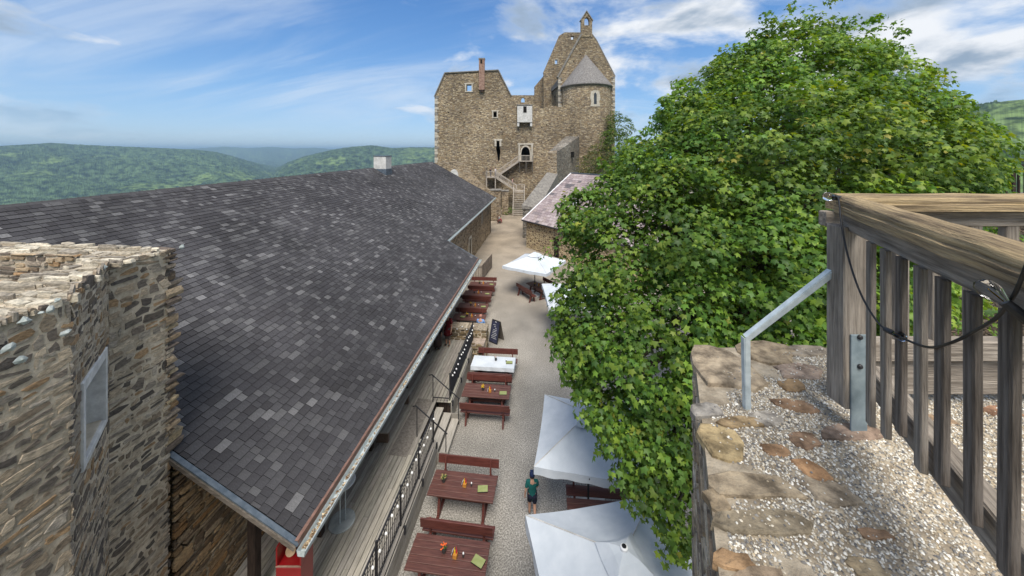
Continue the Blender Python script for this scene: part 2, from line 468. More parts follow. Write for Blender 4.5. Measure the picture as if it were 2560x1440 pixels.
M('pebble', (.8, .8, .8), (1.15, 1.15, 1.15), scale=20, rough=.8, attr=True)
M('flat_stone', (.42, .40, .38), (1.5, 1.46, 1.38), scale=11, rough=.95, bump=1.0, bscale=20, attr=True, detail=9, big=2.2)
M('bark', (.05, .04, .03), (.14, .115, .09), scale=8, rough=.95, bump=.8, stretch=(3, 3, .6))
M('skin', (.44, .25, .17), (.50, .29, .20), scale=9, rough=.6)
M('red_paint', (.22, .006, .008), (.28, .010, .012), scale=3, rough=.35, spec=.5)
M('yellow_paint', (.75, .42, .02), (.80, .48, .04), scale=9, rough=.6)
M('rust_mat', (.13, .115, .10), (.24, .215, .19), scale=12, rough=.97, bump=.5)
M('menu_green', (.22, .25, .09), (.28, .31, .13), scale=9, rough=.6)
M('black', (.012, .012, .013), (.02, .02, .022), scale=9, rough=.6)
M('slope_wood', (.09, .075, .06), (.18, .155, .13), scale=4, rough=.9, stretch=(1, 6, 6), bump=.3)
CASTLE = [(.44, .345, .22), (.33, .25, .16), (.52, .415, .27), (.27, .21, .15), (.40, .33, .245), (.57, .475, .335), (.37, .27, .165), (.21, .17, .13)]
rubble('castle_stone', CASTLE, (.25, .20, .14), cell=(1.5, 1.5, 5.0), scale=1.75, edge=.075, bump=1.0)
M('bed_mortar', (.24, .195, .14), (.54, .455, .34), scale=9, rough=.97, bump=.9, bscale=30, big=1.1)
rubble('lane_stone', [(.30, .23, .15), (.22, .16, .10), (.40, .31, .21), (.17, .13, .095), (.34, .28, .21)], (.42, .345, .245), cell=(2, 2, 4.5), scale=1.4, edge=.10)
rubble('yellow_wall', [(.34, .25, .15), (.20, .15, .10), (.46, .36, .22), (.26, .19, .12)], (.60, .485, .30), cell=(2.2, 2.2, 3.4), scale=1.5, edge=.16)
rubble('grey_rubble', [(.19, .175, .155), (.13, .12, .105), (.26, .24, .21), (.22, .19, .155), (.16, .14, .12)], (.25, .225, .19), cell=(2, 2, 4), scale=1.4, edge=.07)
rubble('dark_rubble', [(.12, .09, .065), (.075, .06, .048), (.17, .125, .09), (.10, .08, .065)], (.16, .125, .095), cell=(2, 2, 4), scale=2.2, edge=.06)

# courtyard gravel turns browner towards the lane
def tint_gravel():
    nt = MATS['gravel'].node_tree; N, L = nt.nodes, nt.links
    b = N['Principled BSDF']; src = b.inputs['Base Color'].links[0].from_socket
    tc = N.new('ShaderNodeTexCoord'); sp = N.new('ShaderNodeSeparateXYZ'); L.new(tc.outputs['Object'], sp.inputs[0])
    nz = N.new('ShaderNodeTexNoise'); nz.inputs['Scale'].default_value = .25; L.new(tc.outputs['Object'], nz.inputs['Vector'])
    ad = N.new('ShaderNodeMath'); ad.operation = 'MULTIPLY_ADD'; L.new(nz.outputs['Fac'], ad.inputs[0]); ad.inputs[1].default_value = 12; L.new(sp.outputs['Y'], ad.inputs[2])
    mr = N.new('ShaderNodeMapRange'); L.new(ad.outputs[0], mr.inputs['Value']); mr.inputs['From Min'].default_value = 22; mr.inputs['From Max'].default_value = 48
    mx = N.new('ShaderNodeMixRGB'); mx.blend_type = 'MULTIPLY'; L.new(mr.outputs[0], mx.inputs[0]); L.new(src, mx.inputs[1]); mx.inputs[2].default_value = (1.08, .96, .82, 1)
    L.new(mx.outputs[0], b.inputs['Base Color'])
tint_gravel()

# ------------------------------------------------------------------ terrain: castle hill, valley, wooded ranges
def terrain():
    pxs = np.concatenate([np.arange(-60, 1135, 1.55), np.arange(2390, 2640, 3.0)])
    th = np.arctan((pxs - 1280) / FPX)
    coarse = np.concatenate([np.arange(th[770] + .02, math.atan(1110 / FPX), .035), np.arange(math.atan(1360 / FPX) + .03, 2 * math.pi + th[0], .05)])
    th = np.sort(np.concatenate([th, coarse]))
    rr = np.concatenate([[0, 15, 30, 45, 60, 75, 90, 110, 140, 180, 230, 300, 380, 480, 600, 750, 900, 1050], np.arange(1150, 4700, 15.0),
                         np.geomspace(4800, 30000, 60)])
    T, Rr = np.meshgrid(th, rr, indexing='ij')
    X, Y = np.sin(T) * Rr, np.cos(T) * Rr
    cosT = np.maximum(np.cos(T), 0.2)
    front = np.cos(T) > 0.02
    px = np.where(front, 1280 + FPX * np.tan(np.where(front, T, 0)), 9999)
    base = -252 + 22 * (fbm(X / 900, Y / 900, 4, 3) - .5) + np.clip((Rr - 9000) / 20000, 0, 1) * 60
    def layer(px_, y_, rfoot, rtop, far, depth=False, wob=350):
        yy = np.interp(px, px_, y_)
        ztop = CAMZ + (HOR - yy) / FPX * (rtop * cosT)
        w = (fbm(X / 1100, Y / 1100, 4, 11) - .5) * 2 * wob
        s = np.clip((Rr - rfoot - w) / (rtop - rfoot - w * .0), 0, 1)
        rise = s * s * (3 - 2 * s)
        spur = np.abs(fbm(X / 620 + .35 * Y / 620, Y / 620, 5, 21) - .5) * 2
        fall = np.clip((Rr - rtop * 1.15) / (far - rtop * 1.15), 0, 1)
        amp = np.maximum(ztop - base, 0)
        return amp * (rise - .80 * spur * rise * (1 - rise) * 2.4) * (1 - fall * fall * (3 - 2 * fall))
    A = layer([-400, 0, 130, 230, 400, 480, 540, 580, 620, 660, 690, 715, 740], [372, 369, 361, 367, 374, 377, 384, 395, 409, 424, 434, 448, 700], 1700, 4100, 8000)
    B = layer([645, 690, 720, 760, 800, 840, 880, 930, 980, 1030, 1087, 1300, 1500], [700, 440, 415, 397, 386, 376, 370, 366, 373, 371, 371, 376, 380], 2100, 3400, 7000, wob=200)
    Cc = layer([-400, 300, 450, 520, 560, 620, 680, 730, 790, 850, 1200], [379, 377, 374, 370, 367, 371, 368, 372, 370, 375, 377], 6800, 10500, 26000, wob=700)
    D = np.where((px < 9000) & (px > 1700), layer([1500, 2300, 2440, 2520, 2560, 2700, 5000], [370, 290, 267, 257, 254, 250, 250], 480, 1300, 3600, wob=80), 0)
    Bk = np.where(px >= 9000, 250 * np.clip((Rr - 900) / 3000, 0, 1), 0)
    Cl = np.where(px < 1600, Cc, Cc * 0)
    A = np.where(px < 1500, A, 0); B = np.where(px < 1550, B, 0)
    up = np.maximum(np.maximum(A, B), np.maximum(np.maximum(Cl, D), Bk))
    Z = base + up
    # castle hill under the viewer
    dx, dy = X - 16, Y - 32
    d = np.sqrt(dx * dx + (dy * .9) ** 2)
    k = np.clip((d - 62) / 520, 0, 1); k = k * k * (3 - 2 * k)
    k = np.clip((d - 62) / 90, 0, 1) * .25 + k * .75
    Z = Z * k + (-.08) * (1 - k)
    rng = np.random.default_rng(5)
    open_ = fbm(X / 260, Y / 260, 3, 41) 
    slope_open = (open_ > .645) & (up > 12)
    valley = up < 14
    vpatch = fbm(X / 330, Y / 330, 3, 47)
    forest = (~slope_open & ~valley) | (valley & (vpatch > .44))
    forest &= (d > 66)
    amp_t = np.where(forest, np.clip(Rr / 3000, .4, 1.3) * 8.5, 0.0)
    Z = Z + amp_t * (rng.random(Z.shape) * 1.0) + np.where(forest, 9 * (fbm(X / 34, Y / 34, 2, 77) - .3), 0)
    n1, n2 = fbm(X / 70, Y / 70, 3, 51), fbm(X / 420, Y / 420, 3, 52)
    rnd = rng.random(Z.shape)
    g = np.stack([.025 + .030 * n1 + .018 * rnd, .043 + .042 * n1 + .028 * rnd, .022 + .018 * n1 + .010 * rnd], -1) * (.65 + .8 * n2)[..., None]
    fid = (np.floor(X / 210 + .5 * np.sin(Y / 500)) * 7 + np.floor(Y / 330 + X / 900) * 13).astype(int) % 6
    pal = np.array([(.07, .11, .035), (.26, .22, .10), (.05, .09, .025), (.10, .13, .045), (.30, .25, .13), (.06, .09, .03)])
    g = np.where(forest[..., None], g, pal[fid] * (.8 + .4 * rnd[..., None]))
    g = np.where(slope_open[..., None] & (up > 14)[..., None], np.array((.085, .125, .045)) * (.7 + .6 * rnd[..., None]), g)
    nT, nR = T.shape
    co = np.stack([X, Y, Z], -1).reshape(-1, 3)
    me = bpy.data.meshes.new('terrain')
    i, j = np.meshgrid(np.arange(nT), np.arange(nR - 1), indexing='ij'); i2 = (i + 1) % nT
    q = np.stack([i * nR + j, i2 * nR + j, i2 * nR + j + 1, i * nR + j + 1], -1).reshape(-1, 4)
    q = q[:, ::-1]
    me.vertices.add(len(co)); me.vertices.foreach_set('co', co.astype(np.float32).ravel())
    me.loops.add(q.size); me.loops.foreach_set('vertex_index', q.astype(np.int32).ravel())
    me.polygons.add(len(q)); me.polygons.foreach_set('loop_start', np.arange(0, q.size, 4, dtype=np.int32)); me.polygons.foreach_set('loop_total', np.full(len(q), 4, np.int32))
    me.update(calc_edges=True); me.validate()
    at = me.attributes.new('col', 'FLOAT_COLOR', 'POINT')
    c4 = np.ones((len(co), 4), np.float32); c4[:, :3] = g.reshape(-1, 3); at.data.foreach_set('color', c4.ravel())
    M('forest', (.22, .26, .26), (1.75, 1.7, 1.6), scale=.03, rough=1, attr=True, detail=8, lo=.4, hi=.6, spec=0.0)
    o = put('terrain', me, 'forest'); o.rotation_euler = (0, 0, YAW); struct(o)
terrain()

# courtyard gravel
mb = MB()
mb.slab([(-9, -6), (17, -6), (17, 30), (6, 42), (4, 66), (-14, 66), (-14, 47), (-9, 46)], [], (0, 0, 0), (1, 0, 0), (0, 1, 0), (0, 0, 1), .04)
struct(mb.build('courtyard_gravel', 'gravel'))

# haze in the air
hz = MB().box((0, 0, -62), (64000, 64000, 404)).build('haze', None)
mh = bpy.data.materials.new('haze_air'); mh.use_nodes = True
nt = mh.node_tree
for n in list(nt.nodes):
    if n.type != 'OUTPUT_MATERIAL': nt.nodes.remove(n)
pv = nt.nodes.new('ShaderNodeVolumePrincipled'); pv.inputs['Color'].default_value = (.56, .80, 1.0, 1); pv.inputs['Density'].default_value = 1.4e-4
pv.inputs['Anisotropy'].default_value = .3
nt.links.new(pv.outputs[0], nt.nodes['Material Output'].inputs['Volume'])
hz.data.materials.append(mh); hz['kind'] = 'stuff'
# ------------------------------------------------------------------ the long tavern building with its shingle roof
EX, EZ, RX = -4.85, 3.40, -15.70                 # eave x and height, ridge x
TAN = .549; ANG = math.atan(TAN); UX = -7.15     # second eave further up the slope
Y0, YS, YE, YR = 6.55, 24.7, 47.9, 47.7
def rz_(x): return EZ + TAN * (EX - x)
SLEN = (EX - RX) / math.cos(ANG)
tav = thing('tavern_building', 'long stone tavern with a dark asphalt shingle roof beside the deck', 'building', (-9, 24, 0))
UPV = Vector((-math.cos(ANG), 0, math.sin(ANG))); NRM = Vector((math.sin(ANG), 0, math.cos(ANG)))
O0 = Vector((EX, 0, EZ))
def sl_(x): return (EX - x) / math.cos(ANG)
roof_o = MB().slab([(Y0, 0), (YS, 0), (YS, sl_(UX)), (YE, sl_(UX)), (YR, SLEN), (Y0 - .3, SLEN)], [], O0 - NRM * .012, (0, 1, 0), UPV, NRM, .07)
LU = Vector((math.cos(ANG), 0, math.sin(ANG))); LN = Vector((-math.sin(ANG), 0, math.cos(ANG)))
roof_o.slab([(Y0 - .3, 0), (YR, 0), (YR, SLEN * .985), (Y0 - .3, SLEN * .985)], [], Vector((RX * 2 - EX, 0, EZ)) - LN * .01, (0, 1, 0), LU, LN, .14)
roof = wpar(roof_o.build('roof', 'black'), tav)
SHC = [(.057, .055, .059), (.048, .046, .050), (.066, .064, .068), (.052, .050, .054), (.076, .074, .077), (.098, .096, .099), (.135, .132, .135), (.044, .042, .045)]
SHW = [5, 5, 5, 5, 3.4, 2.4, 1.1, 4]
EXPO = .198
rs = random.Random(11)
TH = .011
BX = [Vector((x_ * .5, y_ * (EXPO + .03) / 2, z_ * TH)) for z_ in (-1, 1) for x_, y_ in ((-1, -1), (1, -1), (1, 1), (-1, 1))]
BF = [[4, 5, 6, 7], [0, 1, 5, 4], [1, 2, 6, 5], [3, 0, 4, 7]]
EDGE = (.012, .012, .014)                       # black cut bitumen, with the shadow lines under the courses put into the colour
vmesh = []
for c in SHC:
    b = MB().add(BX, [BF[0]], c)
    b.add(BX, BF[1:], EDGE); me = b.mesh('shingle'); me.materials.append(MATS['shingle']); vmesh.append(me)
tiles = []
i = 0
while (i + 1) * EXPO < SLEN + .02:
    s = i * EXPO + EXPO / 2
    x = EX - s * math.cos(ANG)
    ymax = YS if x > UX else YE + (YR - YE) * max(0, (s - sl_(UX)) / (SLEN - sl_(UX)))
    y = Y0 - rs.uniform(0, .3)
    while y < ymax - .05:
        w = rs.choice((.16, .20, .24, .24, .30, .36)) * rs.uniform(.92, 1.08)
        ya_, yb_ = max(y, Y0 + .02), min(y + w, ymax)
        if yb_ - ya_ > .04:
            k = rs.choices(range(len(SHC)), SHW)[0]
            if i < 2: k = rs.choice((0, 1, 3, 7))
            tiles.append(((ya_ + yb_) / 2, s + rs.uniform(-.004, .004), k, rs.uniform(0, .004), yb_ - ya_ - .008))
        y += w
    i += 1
def tile_mx(t):
    tilt = Matrix.Rotation(-.075, 3, 'X')
    base = Matrix((Vector((0, 1, 0)), UPV, NRM)).transposed()
    m = (base @ tilt).to_4x4(); m.translation = O0 + Vector((0, t[0], 0)) + UPV * t[1] + NRM * (.016 + t[3] + .010 * (1 + math.sin(t[0] * .9 + t[1] * .6) * math.sin(t[1] * 1.3 + t[0] * .31)))
    return m @ Matrix.Scale(t[4], 4, (1, 0, 0))
def tdist(t):
    p = O0 + Vector((0, t[0], 0)) + UPV * t[1]
    vis = -SA * p.x + CA * p.y; X = CA * p.x + SA * p.y
    pxx, pyy = 1280 + 900 * X / vis, 375 + 900 * (CAMZ - p.z) / vis
    hid = (pxx < 455 and pyy > 590) or pxx < 0 or pyy > 1440
    return vis + (1000 if hid else 0)
tiles.sort(key=tdist)
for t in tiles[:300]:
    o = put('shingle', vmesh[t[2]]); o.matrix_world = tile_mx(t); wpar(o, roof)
rest = MB()
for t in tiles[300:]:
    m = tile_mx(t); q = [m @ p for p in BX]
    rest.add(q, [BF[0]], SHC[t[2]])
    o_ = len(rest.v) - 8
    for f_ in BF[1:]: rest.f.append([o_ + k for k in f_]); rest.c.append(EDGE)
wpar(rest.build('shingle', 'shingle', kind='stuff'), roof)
# ridge caps
rc = MB().add([(-.17, -.17, -.15), (.17, -.17, -.15), (.17, 0, 0), (-.17, 0, 0), (-.17, .17, -.15), (.17, .17, -.15)], [[0, 1, 2, 3], [3, 2, 5, 4]], SHC[2]).mesh('ridge_cap')
rc.materials.append(MATS['shingle'])
y = Y0
while y < YR:
    o = put('ridge_cap', rc); o.matrix_world = Matrix.Translation((RX, y, rz_(RX) + .05 + rs.uniform(0, .012))) @ Matrix.Rotation(math.pi / 2, 4, 'Z') @ Matrix.Rotation(rs.uniform(.02, .05), 4, 'Y'); wpar(o, roof)
    y += .30
# verge flashing, fascia, gutter
def sp(y, s, n=0.0): return O0 + Vector((0, y, 0)) + UPV * s + NRM * n
wpar(MB().bar(sp(Y0 - .04, -.06, .02), sp(Y0 - .04, SLEN, .02), .095, .03, up=NRM).build('verge_flashing', 'lead'), roof)
wpar(MB().bar(sp(Y0 - .10, -.04, -.04), sp(Y0 - .10, SLEN, -.04), .03, .075, up=NRM).build('verge_board', 'slope_wood'), roof)
wpar(MB().bar(sp(YS + .06, -.06, .0), sp(YS + .06, sl_(UX), .0), .14, .05, up=NRM).build('verge_flashing', 'lead'), roof)
wpar(MB().bar(sp(YE + .02, sl_(UX) - .1, 0), sp(YR + .02, SLEN, 0), .08, .10, up=NRM).build('verge_board', 'dark_timber'), roof)
wpar(MB().bar((EX + .055, Y0 - .05, EZ - .03), (EX + .055, YS + .05, EZ - .03), .012, .22, up=(0, 0, 1)).bar((EX + .02, Y0 - .05, EZ + .055), (EX + .02, YS, EZ + .055), .08, .006).build('eave_flashing', 'copper'), roof)
def gutter(x, z, ya, yb, name='gutter'):
    g = MB()
    prof = [(0, 0), (.02, -.10), (.15, -.10), (.17, 0.01)]
    vs, fs = [], []
    for yy in (ya, yb):
        for (a, b) in prof: vs.append((x + a, yy, z + b))
        for (a, b) in prof: vs.append((x + a + (.006 if a > .1 else -.006), yy, z + b - .008 * (b < -.05)))
    for k in range(3): fs += [[k, k + 1, 8 + k + 1, 8 + k], [4 + k, 12 + k, 12 + k + 1, 4 + k + 1]]
    fs += [[0, 8, 12, 4], [3, 7, 15, 11], [0, 1, 2, 3], [8, 11, 10, 9]]
    g.add(vs, fs); g.tube([(x + .172, ya, z + .012), (x + .172, yb, z + .012)], .011, 6)
    return g.build(name, 'zinc')
gut = wpar(gutter(EX + .075, EZ - .05, Y0 - .12, YS + .05), roof)
db = MB()
for k in range(900):
    yy = Y0 + (YS - Y0) * rs.random() ** 1.6; r_ = rs.uniform(.012, .03)
    c = Vector((EX + .075 + rs.uniform(.03, .14), yy, EZ - .135 + rs.uniform(0, .03)))
    a = rs.uniform(0, 6.28); d1 = Vector((math.cos(a), math.sin(a), rs.uniform(-.4, .4))) * r_ * 1.6; d2 = Vector((-math.sin(a), math.cos(a), rs.uniform(-.4, .4))) * r_ * .7
    db.add([c - d1, c - d2, c + d1, c + d2], [[0, 1, 2, 3]], pick(rs, [(1, .9, .7), (.55, .45, .35), (1.3, 1.25, 1.1), (.4, .3, .22)]))
wpar(db.build('leaf_litter', 'debris', kind='stuff'), gut)
gut2 = wpar(gutter(UX + .07, rz_(UX) - .06, YS + .2, YE), roof)
wpar(MB().tube([(UX + .15, YS + .5, rz_(UX) - .18), (UX + .12, YS + .55, rz_(UX) - .40), (-7.5, YS + .6, rz_(UX) - .6)], .045, 8).build('drain_pipe', 'dark_iron'), roof)
# chimney
ch = MB().box((-15.1, 31.7, 9.35), (1.15, 1.15, 2.2), bev=.02)
chm = wpar(ch.build('chimney', 'plaster'), roof)
wpar(MB().box((-15.1, 31.7, 10.46), (1.24, 1.24, .07), bev=.01).build('chimney_cap', 'lead'), chm)
wpar(MB().box((-15.1, 31.7, 8.98), (1.25, 1.27, .62)).build('chimney_flashing', 'lead'), chm)
# walls
wl = MB()
zt = rz_(-7.6) - .25
wl.slab([(6.9, 0), (YE - .4, 0), (YE - .4, zt), (6.9, zt)],
        [[(34.2, .05), (35.1, .05), (35.1, 2.3), (34.2, 2.3)], [(40.6, 2.5), (41.4, 2.5), (41.4, 4.2), (40.6, 4.2)], [(27.6, 1.5), (28.4, 1.5), (28.4, 2.9), (27.6, 2.9)]],
        (-7.6, 0, 0), (0, 1, 0), (0, 0, 1), (1, 0, 0), .7)
wl.slab([(-23.5, 0), (-7.6, 0), (-7.6, zt), (-15.7, 8.9), (-23.5, zt)], [], (0, YE - .3, 0), (1, 0, 0), (0, 0, 1), (0, 1, 0), .6)
wpar(wl.build('wall', 'lane_stone'), tav)
wd = wpar(MB().box((-7.85, 34.65, 1.15), (.06, .88, 2.2)).build('door', 'dark_timber'), tav)
wpar(MB().box((-7.59, 34.12, 1.2), (.1, .16, 2.5)).box((-7.59, 35.18, 1.2), (.1, .16, 2.5)).box((-7.59, 34.65, 2.42), (.1, 1.3, .2)).build('door_frame', 'pale_stone'), tav)
for (ya, yb, za, zb) in ((40.6, 41.4, 2.5, 4.2), (27.6, 28.4, 1.5, 2.9)):
    w_ = wpar(MB().box((-7.87, (ya + yb) / 2, (za + zb) / 2), (.03, yb - ya, zb - za)).build('window', 'glass_dark'), tav)
    wpar(MB().box((-7.59, ya + .03, (za + zb) / 2), (.12, .07, zb - za)).box((-7.59, yb - .03, (za + zb) / 2), (.12, .07, zb - za)).box((-7.59, (ya + yb) / 2, zb - .02), (.12, yb - ya, .07)).box((-7.59, (ya + yb) / 2, (za + zb) / 2), (.10, .05, zb - za)).build('window_frame', 'castle_wood'), w_)
# posts and beams carrying the eave over the deck
for yy in (8.9, 11.6, 14.6, 17.4, 20.6, 24.2):
    wpar(MB().box((-5.95, yy, (EZ + .6 + .83) / 2 + .0), (.16, .16, EZ + .6 - .83 - .15), bev=.015).build('post', 'dark_timber'), tav)
    wpar(MB().bar((-5.95, yy, 2.9), (-5.45, yy, 3.55), .1, .12).build('brace', 'dark_timber'), tav)
wpar(MB().box((-5.95, (Y0 + YS) / 2, EZ + .42), (.16, YS - Y0 - .3, .2)).build('eave_beam', 'dark_timber'), tav)
wpar(MB().box((-6.52, 7.42, 2.0), (.18, .18, 4.6), bev=.015).build('post', 'dark_timber'), tav)
yy = 7.0
while yy < YS - .2:
    wpar(MB().bar(sp(yy, -.03, -.25), sp(yy, sl_(UX) + .3, -.25), .12, .18, up=NRM).build('rafter', 'dark_timber'), tav); yy += 1.1
# splashes of bird lime on the shingles
for (px_, py_) in ((504, 1018), (797, 1044), (753, 1236)):
    u = (px_ - 1280) / FPX
    d = Vector((-SA + u * CA, CA + u * SA, -(py_ - HOR) / FPX)); t = (O0 - Vector((0, 0, CAMZ))).dot(NRM) / d.dot(NRM); p = Vector((0, 0, CAMZ)) + d * t
    wpar(MB().lathe([(.026, 0), (.02, .012), (.004, .014)], 7, p + NRM * .016).build('bird_dropping', 'white'), roof)
# ------------------------------------------------------------------ ruined rubble wall beside the tavern roof
RUBB = [(.30, .225, .15), (.20, .15, .108), (.40, .305, .205), (.135, .112, .092), (.28, .235, .19), (.46, .36, .25), (.33, .215, .12), (.175, .14, .115), (.38, .325, .26)]
RUBL = [(.36, .29, .215), (.25, .20, .15), (.44, .365, .275), (.15, .13, .112), (.32, .28, .235), (.50, .42, .325), (.36, .245, .145), (.19, .16, .135), (.40, .355, .30), (.12, .105, .095)]
rwn = random.Random(23)
ruin = thing('ruined_wall', 'thick ruined rubble wall with an angled framed window, standing against the shingle roof', 'wall', (-8, 4.5, 0))
core = [(-6.25, -1.5), (-6.25, 4.12), (-6.60, 3.80), (-7.86, 5.13), (-7.5, 5.47), (-7.5, 6.42), (-16, 6.42), (-16, 5.9), (-8.7, 5.9), (-8.25, 5.75), (-7.85, 4.5), (-7.85, -1.5)]
ZT = 9.02
cb = MB().slab(core, [], (0, 0, ZT), (1, 0, 0), (0, 1, 0), (0, 0, 1), ZT)
wpar(cb.build('wall_core', 'mortar'), ruin)
AO = Vector((-6.25, 4.13, 0)); AU = Vector((-.685, .729, 0)).normalized(); AN = Vector((.729, .685, 0)).normalized(); VZ = Vector((0, 0, 1))
AW = 1.83; W0, W1, WZ0, WZ1 = .40, 1.60, 6.46, 7.72
ab = MB().slab([(0, 0), (AW, 0), (AW, ZT - .01), (0, ZT - .01)], [[(W0, WZ0), (W1, WZ0), (W1, WZ1), (W0, WZ1)]], AO, AU, VZ, AN, .5)
wpar(ab.build('wall_core', 'mortar'), ruin)
win = MB()
def awb(u0, u1, z0, z1, n0, n1, b=win):
    c = AO + AU * (u0 + u1) / 2 + VZ * (z0 + z1) / 2 + AN * (n0 + n1) / 2
    b.box(c, (u1 - u0, n1 - n0, z1 - z0), bev=.01, mat=Matrix((AU, AN, VZ)).transposed())
f = .10
awb(W0, W0 + f, WZ0, WZ1, -.30, .03); awb(W1 - f, W1, WZ0, WZ1, -.30, .03); awb(W0 + f, W1 - f, WZ1 - f * 1.6, WZ1, -.30, .028); awb(W0 + f, W1 - f, WZ0, WZ0 + f, -.30, .03)
wo = wpar(win.build('window_frame', 'lead'), ruin); 
for m_ in ('frame_stone',): M(m_, (.50, .50, .50), (.70, .70, .69), scale=6, rough=.9, bump=.4)
wo.data.materials.clear(); wo.data.materials.append(MATS['frame_stone'])
pn = MB(); awb(W0 + f, W1 - f, WZ0 + f, WZ1 - f, -.36, -.32, pn)
wpar(pn.build('window_panel', 'plaster'), wo)
bt = MB(); awb(W0 + f + .06, W1 - f - .22, WZ1 - .42, WZ1 - .22, -.317, -.27, bt); wpar(bt.build('window_lintel_board', 'slope_wood'), wo)
sl2 = MB(); awb(W0 + f, W1 - f, WZ0 + f, WZ0 + f + .02, -.31, -.02, sl2); wpar(sl2.build('window_sill', 'pale_stone'), wo)
# right-hand face, angled face, left face, cross wall, broken end
def ztop(u): return ZT + .05 * math.sin(u * 5) + .02
kd = lambda a, b, c, d: -(abs((c + d) / 2 - 7.0)) + (b - a) * 2
n1 = stone_face(ruin, rwn, (-7.5, 5.40, 1.5), (0, 1, 0), VZ, (1, 0, 0), 1.08, 7.52, 'slate_stone', RUBL, hr=(.06, .17), wr=(.09, .36), prot=(.0, .013), jit=.5, gap=.0115, budget=120, key=lambda a, b, c, d: (b - a) * (d - c))
n2 = stone_face(ruin, rwn, AO + VZ * 3.0, AU, VZ, AN, AW, ZT - 3.0, 'slate_stone', RUBL, hr=(.06, .16), wr=(.09, .34), prot=(.0, .013), jit=.5, gap=.0115, budget=90, key=lambda a, b, c, d: (b - a) * (d - c),
                skip=lambda u, v: W0 - .06 < u < W1 + .06 and WZ0 - .05 < v + 3.0 < WZ1 + .06)
n3 = stone_face(ruin, rwn, (-6.25, 2.4, 4.0), (0, 1, 0), VZ, (1, 0, 0), 1.78, ZT - 4.0, 'slate_stone', RUBL, hr=(.06, .17), wr=(.09, .36), prot=(.0, .013), jit=.5, gap=.0115, budget=90, key=lambda a, b, c, d: (b - a) * (d - c))
stone_face(ruin, rwn, (-16, 5.9, 7.0), (1, 0, 0), VZ, (0, -1, 0), 7.3, ZT - 7.0, 'slate_stone', RUBB, hr=(.07, .15), wr=(.15, .45))
# underneath the roof the wall runs on
stone_face(ruin, rwn, (-7.6, 6.6, .6), (0, 1, 0), VZ, (1, 0, 0), 3.2, 4.1, 'slate_stone', [(c[0] * 1.05, c[1] * .95, c[2] * .8) for c in RUBB], hr=(.07, .16), wr=(.15, .5), prot=(.008, .03))
# broken end: long stones sticking out over the shingles
z = 4.95
while z < ZT:
    h = rwn.uniform(.08, .22); L_ = .17 + rwn.choice((.0, .02, .04, .07, .11, .17)) * rwn.uniform(.7, 1.2); w = rwn.uniform(.3, .6)
    x = -7.46 + rwn.uniform(-.03, .03)
    while x > -9.0:
        w = rwn.uniform(.25, .6)
        b = MB().add(*stone_at(rwn, 0, w, 0, h, Vector((x, 6.40, z)), Vector((-1, 0, 0)), VZ, Vector((0, 1, 0)), L_ * (rwn.uniform(.85, 1.1) if x > -7.7 else rwn.uniform(.55, 1.0))), pick(rwn, RUBB + [(.42, .33, .21)]))
        wpar(b.build('stone', 'slate_stone'), ruin); x -= w * 1.0
        if x < -8.0 and rwn.random() < .5: break
    z += h * .97
# flat capping stones, pale and lichened
CAPS = [(.40, .35, .27), (.50, .45, .36), (.34, .30, .24), (.58, .53, .43), (.44, .40, .33), (.28, .25, .21)]
def inside(pt, poly):
    x, y = pt; c = False
    for i in range(len(poly)):
        (x1, y1), (x2, y2) = poly[i], poly[i - 1]
        if (y1 > y) != (y2 > y) and x < (x2 - x1) * (y - y1) / (y2 - y1) + x1: c = not c
    return c
full = [(-6.25, -1.5), (-6.25, 4.13), (-7.5, 5.46), (-7.5, 6.46), (-16, 6.46), (-16, 5.9), (-8.7, 5.9), (-8.25, 5.75), (-7.85, 4.5), (-7.85, -1.5)]
def cap_key(a, b, c, d): return -abs(b + d)
stone_face(ruin, rwn, (-6.2, 1.6, ZT), (-1, 0, 0), (0, 1, 0), VZ, 9.0, 4.95, 'slate_stone', CAPS, hr=(.07, .16), wr=(.18, .6), prot=(.015, .075),
           skip=lambda u, v: not inside((-6.2 - u, 1.6 + v), full), budget=0, jit=.25)
# grey-green lichen cushions near the top
M('lichen', (.33, .37, .36), (.50, .53, .51), scale=12, rough=1, bump=.6)
for (px_, py_) in ((62, 802), (102, 782), (125, 774), (143, 750), (52, 898), (165, 832), (262, 668), (20, 870), (455, 618)):
    r_ = rwn.uniform(.035, .07)
    u = (px_ - 1280) / FPX; d = Vector((-SA + u * CA, CA + u * SA, -(py_ - HOR) / FPX))
    if px_ < 172: t = -6.21 / d.x; n = Vector((1, 0, 0))
    elif px_ < 268: t = (AO + AN * .04).dot(AN) / (d.dot(AN)) if abs(d.dot(AN)) > 1e-6 else 5; n = AN
    else: t = -7.46 / d.x; n = Vector((1, 0, 0))
    p = Vector((0, 0, CAMZ)) + d * t
    lb = MB(); pts = []
    a = n.cross(VZ)
    k = 9
    for i in range(k):
        rr = r_ * rwn.uniform(.6, 1.2); pts.append(p + a * math.cos(6.283 * i / k) * rr + VZ * math.sin(6.283 * i / k) * rr * .8)
    lb.add(pts + [p + n * .035], [[i, (i + 1) % k, k] for i in range(k)])
    wpar(lb.build('lichen_patch', 'lichen', fixn=True), ruin)

